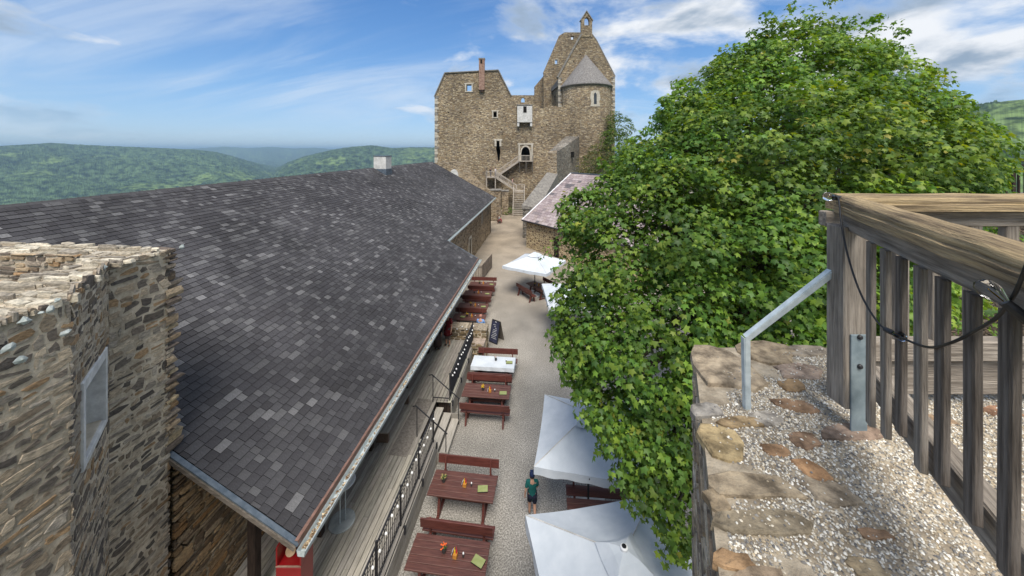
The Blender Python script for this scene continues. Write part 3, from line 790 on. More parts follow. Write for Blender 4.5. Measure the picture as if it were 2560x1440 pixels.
# ------------------------------------------------------------------ the lookout wall under the viewer's railing
TZ = 9.54
tow = thing('lookout_wall', 'broad stone wall head with flat stones and pebbles under the weathered railing', 'wall', C2W(2.2, 1.2, 0))
LE = lambda Y: .163 + .4434 * Y
foot = [(LE(2.66), 2.66), (5.6, 2.66), (5.6, -1.0), (LE(-.5), -.5)]
fw = [(C2W(a, b).x, C2W(a, b).y) for a, b in foot]
wpar(MB().slab(fw, [], (0, 0, TZ), (1, 0, 0), (0, 1, 0), VZ, TZ).build('wall_core', 'bed_mortar'), tow)
lu = (C2W(LE(2.66), 2.66) - C2W(LE(-.5), -.5)); LW = lu.length; lu.normalize(); ln = lu.cross(VZ) * -1
TOWP = [(.48, .37, .25), (.38, .28, .19), (.60, .49, .35), (.30, .235, .175), (.53, .45, .36), (.68, .58, .46)]
stone_face(tow, rwn, C2W(LE(-.5), -.5, 4.5), lu, VZ, ln, LW, TZ - 4.62, 'slate_stone', TOWP, hr=(.03, .09), wr=(.06, .30), prot=(.004, .016), budget=0, jit=.4)
stone_face(tow, rwn, C2W(LE(2.66), 2.66, 5.5), C2W(1, 0), VZ, C2W(0, 1), 4.2, TZ - 5.72, 'slate_stone', TOWP, hr=(.08, .16), wr=(.15, .5), prot=(.01, .04))
flat = []
def flat_stone(px_, py_, w, h, col, dz=.02, tilt=0.0):
    dz *= .55; k0 = rwn.uniform(.85, 1.0); w *= k0; h *= k0; col = tuple(.6 * v + .4 * g for v, g in zip(col, (.33, .27, .19)))
    c = G(px_, py_, TZ); t = (CAMZ - TZ) * FPX / (py_ - HOR)
    hw = w / FPX * t / 2; hd = ((CAMZ - TZ) * FPX / (py_ - h / 2 - HOR) - (CAMZ - TZ) * FPX / (py_ + h / 2 - HOR)) / 2
    n = 10; ph = rwn.uniform(0, 6); ring = []
    for i in range(n):
        a = 6.283 * i / n; k = 1 + .16 * math.sin(2 * a + ph) + rwn.uniform(-.22, .14)
        ct, st = math.cos(a), math.sin(a)
        e = max(abs(ct), abs(st)) ** -.55                   # squarish
        ring.append((ct * hw * k * e, st * hd * k * e))
    b = MB(); vs = []
    X_, Y_ = C2W(1, 0), C2W(0, 1)
    for lv, sc_ in ((-.02, 1.0), (dz * .7, .97), (dz, .86)):
        for (a, q) in ring: vs.append(c + X_ * a * sc_ + Y_ * q * sc_ + VZ * (lv + (rwn.uniform(-.004, .004) if lv > 0 else 0) + tilt * a * (lv > 0)))
    for i in range(5):
        pass
    vs.append(c + VZ * dz * 1.05)
    fs = []
    for lv in range(2):
        for i in range(n): fs.append([lv * n + i, lv * n + (i + 1) % n, (lv + 1) * n + (i + 1) % n, (lv + 1) * n + i])
    fs += [[2 * n + i, 2 * n + (i + 1) % n, 3 * n] for i in range(n)]
    b.add(vs, fs, col)
    o = wpar(b.build('flat_stone', 'flat_stone', smooth=False), tow)
    flat.append((c.x, c.y, [(c + X_ * a + Y_ * q) for a, q in ring], dz))
for a in [(1800, 918, 165, 140, (.30, .245, .185), .055), (1768, 1030, 75, 42, (.27, .28, .30), .03), (1915, 882, 170, 55, (.33, .26, .18), .03), (2020, 880, 120, 34, (.29, .26, .23), .025),
          (2000, 930, 140, 46, (.36, .27, .235), .022), (1980, 966, 66, 40, (.36, .21, .09), .02), (1990, 1016, 95, 42, (.28, .145, .08), .02), (1918, 1050, 100, 42, (.42, .41, .40), .02),
          (1808, 1112, 125, 105, (.36, .27, .13), .026), (1850, 1058, 120, 36, (.35, .24, .12), .02), (2012, 1102, 96, 52, (.225, .115, .07), .022), (1936, 1126, 66, 46, (.33, .165, .075), .016),
          (2026, 1176, 66, 74, (.36, .165, .06), .022), (2128, 1082, 170, 48, (.35, .24, .20), .028), (1880, 1218, 250, 88, (.275, .225, .165), .03), (2070, 1230, 130, 80, (.30, .25, .195), .016),
          (1915, 1312, 260, 92, (.29, .25, .185), .03), (2190, 1338, 84, 34, (.31, .165, .095), .016), (1838, 1408, 100, 62, (.35, .19, .085), .02), (1900, 1445, 140, 50, (.22, .16, .12), .02),
          (2165, 1425, 110, 62, (.36, .29, .19), .018), (2500, 1030, 90, 34, (.34, .15, .09), .016), (2330, 1052, 110, 30, (.36, .24, .16), .016), (1795, 1255, 60, 60, (.32, .25, .17), .02)]:
    flat_stone(*a)
# pebbles set in the mortar bed
def pebbles():
    rng = np.random.default_rng(9)
    n = 80000
    Yp = .1 + (2.62 - .1) * rng.random(n) ** .8; Xp = LE(Yp) + .05 + rng.random(n) ** 1.25 * 3.4
    keep = fbm(Xp * 5, Yp * 5, 3, 61) * .75 - .03 + .36 * np.clip((Xp - LE(Yp)) / .75, 0, 1) - .10 * np.clip((Yp - 2.1) * 2, 0, 1) > .52 - .10 * rng.random(n)
    Xp, Yp = Xp[keep], Yp[keep]
    wx, wy = CA * Xp - SA * Yp, SA * Xp + CA * Yp
    ok = np.ones(len(wx), bool)
    on_ = np.zeros(len(wx))
    for (cx, cy, ring, dz_) in flat:
        near = (np.abs(wx - cx) < .35) & (np.abs(wy - cy) < .35)
        for i in np.nonzero(near)[0]:
            if ok[i] and inside((wx[i], wy[i]), [((p.x - cx) * .84 + cx, (p.y - cy) * .84 + cy) for p in ring]): ok[i] = rng.random() < .05; on_[i] = dz_
    wx, wy, on_ = wx[ok], wy[ok], on_[ok]; m = len(wx)
    base = np.array([(1, 0, 0), (.5, .87, 0), (-.5, .87, 0), (-1, 0, 0), (-.5, -.87, 0), (.5, -.87, 0), (0, 0, 1)], float)
    s = rng.uniform(.0032, .0078, m); s2 = s * rng.uniform(.5, .85, m); s3 = s * rng.uniform(.5, .9, m); an = rng.random(m) * 6.283
    loc = base[None] * (1 + rng.uniform(-.22, .22, (m, 7, 3)))
    lx, ly, lz = loc[..., 0] * s[:, None], loc[..., 1] * s2[:, None], loc[..., 2] * s3[:, None]
    c, sn = np.cos(an)[:, None], np.sin(an)[:, None]
    on = on_ * .98
    vx, vy, vz = wx[:, None] + lx * c - ly * sn, wy[:, None] + lx * sn + ly * c, TZ + .002 + lz + on[:, None]
    vz[:, 6] += rng.uniform(0, .002, m)
    co = np.stack([vx, vy, vz], -1).reshape(-1, 3)
    tri = np.array([(0, 1, 6), (1, 2, 6), (2, 3, 6), (3, 4, 6), (4, 5, 6), (5, 0, 6)])
    fc = (np.arange(m)[:, None, None] * 7 + tri[None]).reshape(-1, 3)
    me = bpy.data.meshes.new('pebbles'); me.from_pydata(co.tolist(), [], fc.tolist()); me.update()
    pal = np.array([(.62, .59, .52), (.46, .42, .35), (.30, .27, .225), (.24, .225, .205), (.72, .69, .62), (.42, .34, .23), (.15, .145, .14), (.55, .49, .39)])
    cc = pal[rng.integers(0, len(pal), m)] * rng.uniform(.8, 1.15, (m, 1))
    at = me.attributes.new('col', 'FLOAT_COLOR', 'FACE'); a4 = np.ones((len(fc), 4), np.float32); a4[:, :3] = np.repeat(cc, 6, axis=0); at.data.foreach_set('color', a4.ravel())
    me.polygons.foreach_set('use_smooth', [True] * len(me.polygons))
    o = put('pebbles', me, 'pebble', kind='stuff'); wpar(o, tow)
pebbles()

# ------------------------------------------------------------------ weathered timber railing of the lookout
ry = thing('timber_railing', 'weathered grey timber railing with rounded handrail on the lookout wall', 'railing', C2W(1.8, 1.95, TZ))
def cw(X, Y, z): return C2W(X, Y, z)
C0 = Vector((1.744, 1.95)); DD = Vector((-.437, -.899)).normalized(); NN = Vector((.899, -.437))     # along the near side; towards the inside
def nr(s, n=0.0, z=0.0): q = C0 + DD * s + NN * n; return cw(q.x, q.y, z)
def handrail(name, p0, p1):
    p0, p1 = Vector(p0), Vector(p1); d = (p1 - p0); L_ = d.length; x = d.normalized(); y = VZ.cross(x).normalized()
    prof = [(-.058, -.045), (.058, -.045), (.060, -.010), (.050, -.005), (.053, .008)]
    prof += [(.053 * math.cos(a), .008 + .038 * math.sin(a)) for a in [math.pi * k / 10 for k in range(1, 10)]]
    prof += [(-.053, .008), (-.050, -.005), (-.060, -.010)]
    n = len(prof); vs = []; seg = 14
    for k in range(seg + 1):
        xx = -L_ / 2 + L_ * k / seg
        for (a, b) in prof: vs.append((xx, a + .003 * math.sin(k * 1.9 + b * 40), b + .0025 * math.sin(k * 2.7 + a * 30)))
    fs = [[k * n + i, k * n + (i + 1) % n, (k + 1) * n + (i + 1) % n, (k + 1) * n + i] for k in range(seg) for i in range(n)]
    fs += [list(range(n))[::-1], [seg * n + i for i in range(n)]]
    o = MB().add(vs, fs).build(name, 'rail_wood')
    mw = Matrix((x, y, VZ)).transposed().to_4x4(); mw.translation = (p0 + p1) / 2; o.matrix_world = mw
    return wpar(o, ry)
HZ = 10.715
handrail('handrail', nr(.03, .05, HZ), nr(1.85, .05, HZ + .006))
handrail('handrail', cw(1.79, 2.00, HZ - .003), cw(4.9, 2.00, HZ - .003))
beam('rail_board', nr(.0, .06, 10.62), nr(1.85, .06, 10.63), .05, .085, 'grey_wood', ry, world=True)
beam('rail_board', cw(1.75, 2.03, 10.615), cw(4.9, 2.03, 10.615), .05, .085, 'grey_wood', ry, world=True)
PO = lambda z: cw(1.772, 1.915, z)
beam('post', PO(9.66), PO(10.60), .11, .11, 'grey_wood', ry, world=True, up=cw(1, 0, 0))
for k, s in enumerate((.345, .475, .60, .725, .85, .985, 1.12, 1.25, 1.39)):
    zb = (9.76, 9.80, 9.90, 9.86, 9.92, 9.92, 9.90, 9.86, 9.9)[k]
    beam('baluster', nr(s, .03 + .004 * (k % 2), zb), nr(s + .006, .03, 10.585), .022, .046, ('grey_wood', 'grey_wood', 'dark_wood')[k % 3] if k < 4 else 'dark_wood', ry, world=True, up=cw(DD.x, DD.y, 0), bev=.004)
beam('bottom_beam', nr(.19, .10, 9.90), nr(1.85, .10, 9.90), .07, .125, 'grey_wood', ry, world=True)
xk = 1.98
while xk < 4.8:
    beam('baluster', cw(xk, 2.03, 9.92), cw(xk, 2.03, 10.58), .075, .04, 'grey_wood', ry, world=True, up=cw(1, 0, 0).cross(VZ), bev=.004); xk += .205
beam('bottom_beam', cw(1.86, 2.03, 9.88), cw(4.9, 2.03, 9.88), .07, .11, 'grey_wood', ry, world=True)
beam('kick_board', cw(1.86, 2.06, 9.71), cw(4.9, 2.06, 9.71), .035, .20, 'grey_wood', ry, world=True)
# steel shoes and brace
def plate(p, wdir, w, h, th, name='bracket'):
    wdir = Vector(wdir).normalized(); nd = wdir.cross(VZ).normalized()
    o = MB().box(p, (w, th, h), bev=.002, mat=Matrix((wdir, nd, VZ)).transposed()).build(name, 'steel_plate'); return wpar(o, ry), nd
q, nd = plate(PO(9.80) + cw(.012, -.062, 0), cw(1, 0, 0), .082, .50, .008)
for dz in (-.02, .13):
    wpar(MB().lathe([(.013, 0), (.013, .006), (.008, .012), (0, .013)], 8).build('bolt', 'dark_iron'), q)
    b = q.children[-1]; b.matrix_parent_inverse = wm(q).inverted(); b.matrix_world = Matrix.Translation(PO(9.91 + dz) + cw(.012, -.067, 0)) @ C2W(0, -1).to_track_quat('Z', 'Y').to_matrix().to_4x4()
plate(PO(10.0) + cw(.03, .061, 0), cw(1, 0, 0), .08, .5, .008)
def angle_bar(p0, p1, name):
    p0, p1 = Vector(p0), Vector(p1); d = (p1 - p0).normalized(); side = cw(0, -1, 0)
    a = d.cross(side).normalized()
    b = MB().bar(p0, p1, .028, .005, up=side).bar(p0 + a * .017 - side * .016, p1 + a * .014 - side * .013, .028, .005, up=a)
    return wpar(b.build(name, 'zinc'), ry)
pA, pB, pC = P(2094, 676, 1.93), P(1869, 848, 2.02), P(1880, 1016, 2.02)
pC = Vector((pB.x + .004, pB.y, TZ + .0))
angle_bar(pA, pB, 'brace'); angle_bar(pB + VZ * .005, pC, 'brace')

# string of clear bulbs hung along the railing
M('black_rubber', (.012, .012, .013), (.025, .025, .027), scale=20, rough=.5, spec=.4)
def glass(name, col=(1, 1, 1), rough=0.0):
    m = bpy.data.materials.new(name); m.use_nodes = True; b = m.node_tree.nodes['Principled BSDF']
    b.inputs['Base Color'].default_value = (*col, 1); b.inputs['Transmission Weight'].default_value = 1; b.inputs['Roughness'].default_value = rough; b.inputs['IOR'].default_value = 1.25
    MATS[name] = m
glass('clear_glass', (.95, .97, 1))
sg = thing('string_lights', 'black cable with clear glass bulbs draped over the weathered timber railing', 'lights', nr(.0, .05, 10.78))
path = [P(2075, 492, 1.93), P(2092, 492, 1.90), P(2098, 505, 1.86), P(2104, 560, 1.78), P(2120, 640, 1.72), P(2150, 730, 1.62), P(2190, 800, 1.5), P(2222, 828, 1.42), P(2262, 848, 1.33), P(2320, 868, 1.22), P(2370, 860, 1.1), P(2430, 832, 1.02), P(2490, 795, .93), P(2530, 745, .86), P(2552, 700, .82), P(2575, 640, .78)]
def smooth(pts, n=6):
    out = []
    for i in range(len(pts) - 1):
        p0, p1, p2, p3 = pts[max(i - 1, 0)], pts[i], pts[i + 1], pts[min(i + 2, len(pts) - 1)]
        for k in range(n):
            t = k / n
            out.append(.5 * ((2 * p1) + (p2 - p0) * t + (2 * p0 - 5 * p1 + 4 * p2 - p3) * t * t + (-p0 + 3 * p1 - 3 * p2 + p3) * t ** 3))
    return out + [pts[-1]]
wpar(MB().tube(smooth(path), .0042, 6).build('cable', 'black_rubber', smooth=True), sg)
def bulb(p, d, s=1.0, par=sg):
    d = Vector(d).normalized(); rot = d.to_track_quat('Z', 'Y').to_matrix().to_4x4(); rot.translation = p
    o = MB().lathe([(.010, 0), (.012, .012), (.021, .03), (.024, .044), (.020, .058), (.011, .067), (0, .069)], 14).build('bulb', 'clear_glass', smooth=True); o.matrix_world = rot @ Matrix.Scale(s, 4); wpar(o, par)
    k = MB().lathe([(.013, -.045), (.014, -.01), (.0125, .008), (.004, .008)], 10).build('socket', 'black_rubber'); k.matrix_world = rot @ Matrix.Scale(s, 4); wpar(k, o)
    f_ = MB().tube([(-.003, 0, .012), (-.006, 0, .035), (0, 0, .045), (.006, 0, .035), (.003, 0, .012)], .0011, 5).build('filament', 'yellow_paint'); f_.matrix_world = rot @ Matrix.Scale(s, 4); wpar(f_, o)
bulb(P(2088, 494, 1.91), P(2050, 488, 1.90) - P(2088, 494, 1.91))
bulb(P(2232, 832, 1.40), P(2275, 852, 1.33) - P(2232, 832, 1.40), .75)
bulb(P(2520, 762, .86), P(2470, 722, .88) - P(2520, 762, .86), .95)
bulb(P(2206, 585, 1.70), P(2212, 610, 1.70) - P(2206, 585, 1.70), .6)
# ------------------------------------------------------------------ the castle at the end of the lane (its own frame: x right, y away, origin 68 m out)
CT = 68.0
cas = thing('castle_ruin', 'tall brown stone castle ruin with a chapel apse and bell gable', 'castle', C2W(0, CT, 0), YAW)
def fx(px, t=CT): return (px - 1280) * t / FPX
def fz(py, t=CT): return CAMZ - (py - HOR) * t / FPX
def poly(pts, t=CT): return [(fx(a, t), fz(b, t)) for a, b in pts]
FRN = (0, -1, 0)
rc_ = random.Random(31)
def ragged(pts, amp=.8, step=9):
    out = []
    for (a, b), (c, d) in zip(pts, pts[1:]):
        n = max(1, int(math.hypot(c - a, d - b) / step))
        for k in range(n): out.append((a + (c - a) * k / n + rc_.uniform(-amp, amp) * .5, b + (d - b) * k / n + rc_.uniform(-amp, amp)))
    return out + [pts[-1]]
def wallpiece(name, pts, t, th, holes=(), mat='castle_stone', par=cas):
    return MB().slab(poly(pts, t), [poly(h, t) for h in holes], (0, t - CT, 0), (1, 0, 0), (0, 0, 1), FRN, th).build(name, mat, par)
def rect(a, b, c, d): return [(a, b), (c, b), (c, d), (a, d)]
def arch(x0, x1, ytop, ybot, n=6, point=1.0):
    xm, w = (x0 + x1) / 2, (x1 - x0) / 2
    pts = [(x0, ybot)]
    for k in range(n + 1):
        f_ = k / n; pts.append((x0 + w * f_, ytop + (w * 1.5) * (1 - math.sqrt(max(0, 1 - (1 - f_) ** 2)))))
    for k in range(n - 1, -1, -1):
        f_ = k / n; pts.append((x1 - w * f_, ytop + (w * 1.5) * (1 - math.sqrt(max(0, 1 - (1 - f_) ** 2)))))
    pts.append((x1, ybot)); return pts
slit = [(1242, 352), (1248, 352), (1249, 366), (1251, 378), (1249, 401), (1245, 403), (1243, 388), (1240, 372)]
door = arch(1303, 1325, 367, 403)
top = ragged([(1087, 241), (1112, 183), (1246, 176), (1278, 240), (1278, 266), (1300, 263), (1345, 262), (1350, 270), (1366, 270), (1372, 263), (1405, 268), (1408, 262), (1433, 262)], .7, 12)
wallpiece('facade', [(1433, 600), (1087, 600)] + top, CT, 1.4, [rect(1166, 211, 1179, 228), rect(1233.5, 279, 1242, 293), slit, door])
def side(name, xa, ta, xb, tb, z0, za, zb, th, mat='castle_stone', holes=(), par=cas):
    a, b = Vector((xa, ta - CT, 0)), Vector((xb, tb - CT, 0)); u = (b - a); L_ = u.length; u.normalize(); n = u.cross(Vector((0, 0, 1)))
    return MB().slab([(0, z0), (L_, z0), (L_, zb), (0, za)], holes, a, u, (0, 0, 1), n, th).build(name, mat, par)
side('side_wall', fx(1087) + .02, CT + 1.41, fx(1087) + .02, CT + 14, -3, 20.6, 20.0, -1.0)
wallpiece('rear_wall', [(1262, 400), (1262, 238), (1338, 238), (1338, 400)], 84, .8, [arch(1303, 1312, 244, 256)])
# stone frames of the openings
def frame(name, x0, y0, x1, y1, b=3.0, proud=.12, t=CT, par=cas, sill=True, mat='pale_stone'):
    m_ = MB()
    def bx(a, c, d, e): m_.box(((fx(a, t) + fx(d, t)) / 2, t - CT - proud / 2 + .1, (fz(c, t) + fz(e, t)) / 2), (abs(fx(d, t) - fx(a, t)), proud + .2, abs(fz(c, t) - fz(e, t))), bev=.02)
    bx(x0 - b, y0, x0, y1); bx(x1, y0, x1 + b, y1); bx(x0 - b * 1.5, y0 - b, x1 + b * 1.5, y0)
    if sill: bx(x0 - b, y1, x1 + b, y1 + b * .8)
    return m_.build(name, mat, par)
frame('window_frame', 1166, 211, 1179, 228, 3.4); frame('window_frame', 1233.5, 279, 1242, 293, 3.2)
frame('window_frame', 1241, 352, 1249, 366, 4.5, sill=False)
frame('door_frame', 1300, 362, 1328, 403, 4, .14, sill=False)
MB().slab(poly(arch(1300, 1328, 363, 403)), [poly(door)], (0, -.09, 0), (1, 0, 0), (0, 0, 1), FRN, .1).build('door_arch', 'pale_stone', cas)
for r_ in (rect(1230, 275, 1246, 297), rect(1236, 348, 1255, 406), rect(1298, 360, 1330, 406)):
    MB().slab(poly(r_), [], (0, 1.2 + 1.3, 0), (1, 0, 0), (0, 0, 1), FRN, .1).build('window_back', 'void', cas)
# verge copings
def cop(pts, t, w, name='coping', th=.18):
    m_ = MB()
    for (a, b), (c, d) in zip(pts, pts[1:]):
        m_.bar((fx(a, t), t - CT + .6, fz(b, t) + .06), (fx(c, t), t - CT + .6, fz(d, t) + .06), w, th, up=(0, 0, 1) if abs(c - a) > 2 else (1, 0, 0))
    return m_.build(name, 'coping', cas)
cop([(1086, 243), (1112, 183), (1246, 176), (1278, 240)], CT, 1.6)
# quoins on the left corner
for k in range(26):
    w = (.75, .5)[k % 2] * rc_.uniform(.85, 1.15)
    MB().box((fx(1087) + w / 2 - .03, -.0, fz(243 + k * 7)), (w, .12, .48), bev=.03).build('quoin', 'pale_stone' if k % 3 else 'coping', cas)
# chimney on the gable
chc = MB().box((fx(1205), -.25, fz(188)), (fx(1212) - fx(1198), .9, fz(150) - fz(226)), bev=.04).box((fx(1205), -.15, fz(227)), (.6, .6, .5), bev=.1).build('chimney', 'brick_red', cas)
MB().box((fx(1205), -.25, fz(148.6)), (1.2, 1.0, .22)).build('chimney_cap', 'coping', chc)
MB().box((fx(1204), -.72, fz(156)), (.35, .05, .7)).build('flue_opening', 'void', chc)
# box oriel on corbels
om = MB().box((fx(1311.5), -.45, (fz(266) + fz(307)) / 2), (fx(1330) - fx(1293), .95, fz(266) - fz(307)), bev=.05)
om.box((fx(1295.5), -.4, fz(312)), (.38, .8, .8), bev=.1).box((fx(1327.5), -.4, fz(312)), (.38, .8, .8), bev=.1)
ori = om.build('oriel', 'plaster', cas)
MB().box((fx(1312), -.94, fz(275)), (.62, .06, 1.15)).build('oriel_window', 'void', ori)
MB().box((fx(1311.5), -.45, fz(264)), (3.0, 1.1, .2), bev=.05).build('oriel_coping', 'coping', ori)
# lower ruin pieces by the lane
wallpiece('low_ruin', [(1248, 600), (1080, 600)] + ragged([(1080, 408), (1130, 403), (1152, 406), (1172, 418), (1184, 438), (1200, 456), (1216, 470), (1234, 478), (1250, 482)], 1.0, 7), 60, 1.0, [], 'lane_stone')
MB().slab(poly(arch(1124, 1146, 423, 444), 59.9), [], (0, 59.93 - CT, 0), (1, 0, 0), (0, 0, 1), FRN, .05).build('blocked_window', 'plaster', cas)
for (a, b, c, t, d) in ((1227, 1252, 476, 56.5, 1.2), (1255, 1271, 478, 61.5, 1.0)):
    m_ = MB().box(((fx(a, t) + fx(b, t)) / 2, t - CT, fz(c, t) / 2), (fx(b, t) - fx(a, t), d, fz(c, t)), bev=.08)
    pl = m_.build('pillar', 'lane_stone', cas)
    MB().box(((fx(a, t) + fx(b, t)) / 2, t - CT, fz(c, t) + .1), (fx(b, t) - fx(a, t) + .2, d + .2, .22), bev=.06).build('pillar_cap', 'coping', pl)
# chapel
T1 = 71.0
wallpiece('chapel_gable', [(1396, 420), (1396, 192), (1453, 86), (1480, 86), (1491, 101), (1537, 191), (1537, 420)], T1, 1.0, [])
wallpiece('nave_gable', [(1359, 300), (1359, 181), (1398, 91), (1403, 86), (1412, 82), (1470, 83), (1470, 300)], 78, .9, [rect(1427.5, 90, 1434.5, 99), rect(1387.5, 149, 1394, 160)])
frame('window_frame', 1387.5, 149, 1394, 160, 1.6, t=78); 
wallpiece('nave_wall', [(1336, 300), (1336, 217), (1361, 187), (1361, 300)], 80, .8, [])
cop([(1359, 182), (1398, 91), (1412, 82), (1455, 82)], 78, 1.0)
cop([(1394, 194), (1453, 86)], T1, 1.5, th=.35); cop([(1480, 86), (1491, 101), (1538, 192)], T1, 1.2, th=.25)
nv = side('chapel_side_wall', fx(1372, 82), 82, fx(1397, 71.4), 71.4, 8, 23.9, 24.7, .6, holes=[[(2.5, 17), (4.1, 17), (4.1, 22.4), (2.5, 22.4)], [(6.0, 17), (7.6, 17), (7.6, 22.4), (6.0, 22.4)]])
side('chapel_side_window', fx(1372, 82) + .5, 81.8, fx(1397, 71.4) + .5, 71.6, 16, 22.6, 22.6, .1, 'plaster')
side('chapel_side_eave', fx(1372, 82) - .25, 82, fx(1397, 71.4) - .25, 71.2, 23.6, 24.2, 24.9, .55, 'coping')
for k in range(18):
    w = (.7, .45)[k % 2]
    for (xx, y0_) in ((1396, 196), (1537, 194)):
        sgn = 1 if xx < 1450 else -1
        MB().box((fx(xx, T1) + sgn * (w / 2 - .04), T1 - CT - .02, fz(y0_ + k * 5, T1)), (w, .14, .36), bev=.03).build('quoin', 'pale_stone' if (k * 7) % 3 else 'coping', cas)
bt_ = T1 - .1
bc = MB().slab(poly([(1453, 92), (1453, 50), (1466.5, 29), (1480.5, 50), (1480.5, 92)], bt_), [poly(arch(1461, 1473, 43, 63), bt_)], (0, bt_ - CT, 0), (1, 0, 0), (0, 0, 1), FRN, .8).build('bell_gable', 'castle_stone', cas)
m_ = MB()
for (a, b), (c, d) in (((1451, 52), (1466.5, 28)), ((1466.5, 28), (1482.5, 52))):
    m_.bar((fx(a, bt_), bt_ - CT + .4, fz(b, bt_) + .05), (fx(c, bt_), bt_ - CT + .4, fz(d, bt_) + .05), 1.1, .16)
m_.build('bell_gable_coping', 'coping', bc)
ax, ar = fx(1465, T1), 60 * T1 / FPX
az = fz(219, T1)
n_ = 28
MB().lathe([(ar + .25, 2), (ar + .1, 12), (ar, az)], n_, (ax, T1 - CT, 0), a0=math.pi, a1=2 * math.pi).build('apse_wall', 'castle_stone', cas, smooth=True)
prof = []
ah = fz(137, T1) - az
for k in range(22):
    f0 = k / 22; r0 = (ar + .35) * (1 - f0) + .02
    prof += [(r0, az + ah * f0 + (.06 if k else -.1)), ((ar + .35) * (1 - (k + 1) / 22) + .07, az + ah * (k + 1) / 22)]
MB().lathe(prof, 36, (ax, T1 - CT, 0), a0=math.pi, a1=2 * math.pi).build('apse_roof', 'grey_shingle', cas)
MB().lathe([(ar + .02, az - .35), (ar + .3, az - .12), (ar + .36, az - .02)], 36, (ax, T1 - CT, 0), a0=math.pi, a1=2 * math.pi).build('apse_cornice', 'coping', cas)
aw = math.radians(270 + 9)
wp = Vector((ax + (ar + .05) * math.cos(aw), T1 - CT + (ar + .05) * math.sin(aw), 0)); wu = Vector((-math.sin(aw), math.cos(aw), 0)); wn = Vector((math.cos(aw), math.sin(aw), 0))
AZW = fz(246, 66.5)
hole = [(-.28, -1.1), (.28, -1.1), (.28, .7), (.18, .95), (0, 1.1), (-.18, .95), (-.28, .7)]
afr = MB().slab([(-.95, -1.5), (.95, -1.5), (.75, -.7), (1.0, 0), (.8, 1.3), (0, 1.55), (-.8, 1.3), (-1.0, 0), (-.75, -.7)], [hole], wp + VZ * AZW, wu, VZ, wn, .25).build('apse_window_frame', 'pale_stone', cas)
MB().slab([(-.3, -1.15), (.3, -1.15), (.3, 1.15), (-.3, 1.15)], [], wp + VZ * AZW - wn * .02, wu, VZ, wn, .05).build('window_pane', 'glass_dark', afr)
# put-log holes and dark spots in the masonry
for k in range(46):
    if rc_.random() < .7: xx, yy_, t_ = rc_.uniform(1095, 1425), rc_.uniform(262, 470), CT
    else: xx, yy_, t_ = rc_.uniform(1405, 1530), rc_.uniform(100, 190), T1
    if t_ == T1 and abs(xx - 1466) > (yy_ - 70) * .5: continue
    s_ = rc_.uniform(.12, .26); MB().box((fx(xx, t_), t_ - CT - .0, fz(yy_, t_)), (s_, .05, s_ * .9), rz=0).build('putlog_hole', 'void', cas)

# ------------------------------------------------------------------ stepped wall running up to the castle
stw = thing('stepped_wall', 'grey stepped stone wall climbing to the castle behind the pink roof', 'wall', C2W(3, 52, 0), YAW)
def sw(X, Y, z): return Vector((X - 3, Y - 52, z))
def prism(name, pl, zt_, mat, par, z0=0.0):
    n = len(pl); vs = [sw(a, b, z0) for a, b in pl] + [sw(a, b, z) for (a, b), z in zip(pl, zt_)]
    fs = [list(range(n))[::-1], [n + i for i in range(n)]] + [[i, (i + 1) % n, n + (i + 1) % n, n + i] for i in range(n)]
    return MB().add(vs, fs).build(name, mat, par, fixn=True)
prism('lower_wall', [(1.35, 45.0), (3.2, 45.0), (7.25, 58), (5.75, 58)], [3.9, 3.5, 7.0, 7.2], 'grey_rubble', stw)
prism('lower_coping', [(1.2, 44.9), (3.3, 44.9), (7.4, 58), (5.65, 58)], [4.12, 3.7, 7.2, 7.42], 'coping', stw, 3.6)
prism('upper_wall', [(5.75, 58), (7.25, 58), (13.2, 67.9), (10.2, 67.9)], [10.6, 10.7, 13.9, 13.6], 'grey_rubble', stw)
prism('upper_end', [(5.7, 57.9), (7.2, 57.9), (7.26, 58.4), (5.9, 58.4)], [10.5, 10.6, 10.9, 10.8], 'lane_stone', stw)
MB().box(sw(10.62, 63.1, 10.2), (.5, .3, 1.0), rz=-.53).build('wall_slot', 'void', stw)

# ------------------------------------------------------------------ timber stairs up to the castle door
st = thing('timber_stairs', 'grey timber stairs zigzagging up the castle wall to the arched door', 'stairs', C2W(1, 64, 0), YAW)
def so(X, Y, z): return Vector((X - 1, Y - 64, z))
def flight(a, b, wdir, w, n, rail=(1, 1)):
    a, b, wd_ = Vector(a), Vector(b), Vector(wdir); d = b - a
    for k in range(n):
        p = a + d * ((k + .5) / n); c = p + wd_ * w / 2
        m_ = MB().bar(p, p + wd_ * w, abs(d.x + d.y) / n * .92 if True else .3, .07); m_.build('tread', 'castle_wood', st)
    for s_ in (0, w):
        MB().bar(a + wd_ * s_, b + wd_ * s_, .09, .32).build('stringer', 'castle_wood', st)
    for s_, on in zip((0.0, w), rail):
        if not on: continue
        q0, q1 = a + wd_ * s_, b + wd_ * s_
        MB().bar(q0 + VZ * 1.0, q1 + VZ * 1.0, .10, .12).build('handrail', 'castle_wood', st)
        m2 = max(2, int((q1 - q0).length / .26))
        for k in range(m2 + 1):
            q = q0 + (q1 - q0) * k / m2; big = k % 6 == 0
            MB().box(q + VZ * .5, (.13, .13, 1.1) if big else (.055, .055, .95)).build('post' if big else 'baluster', 'castle_wood', st)
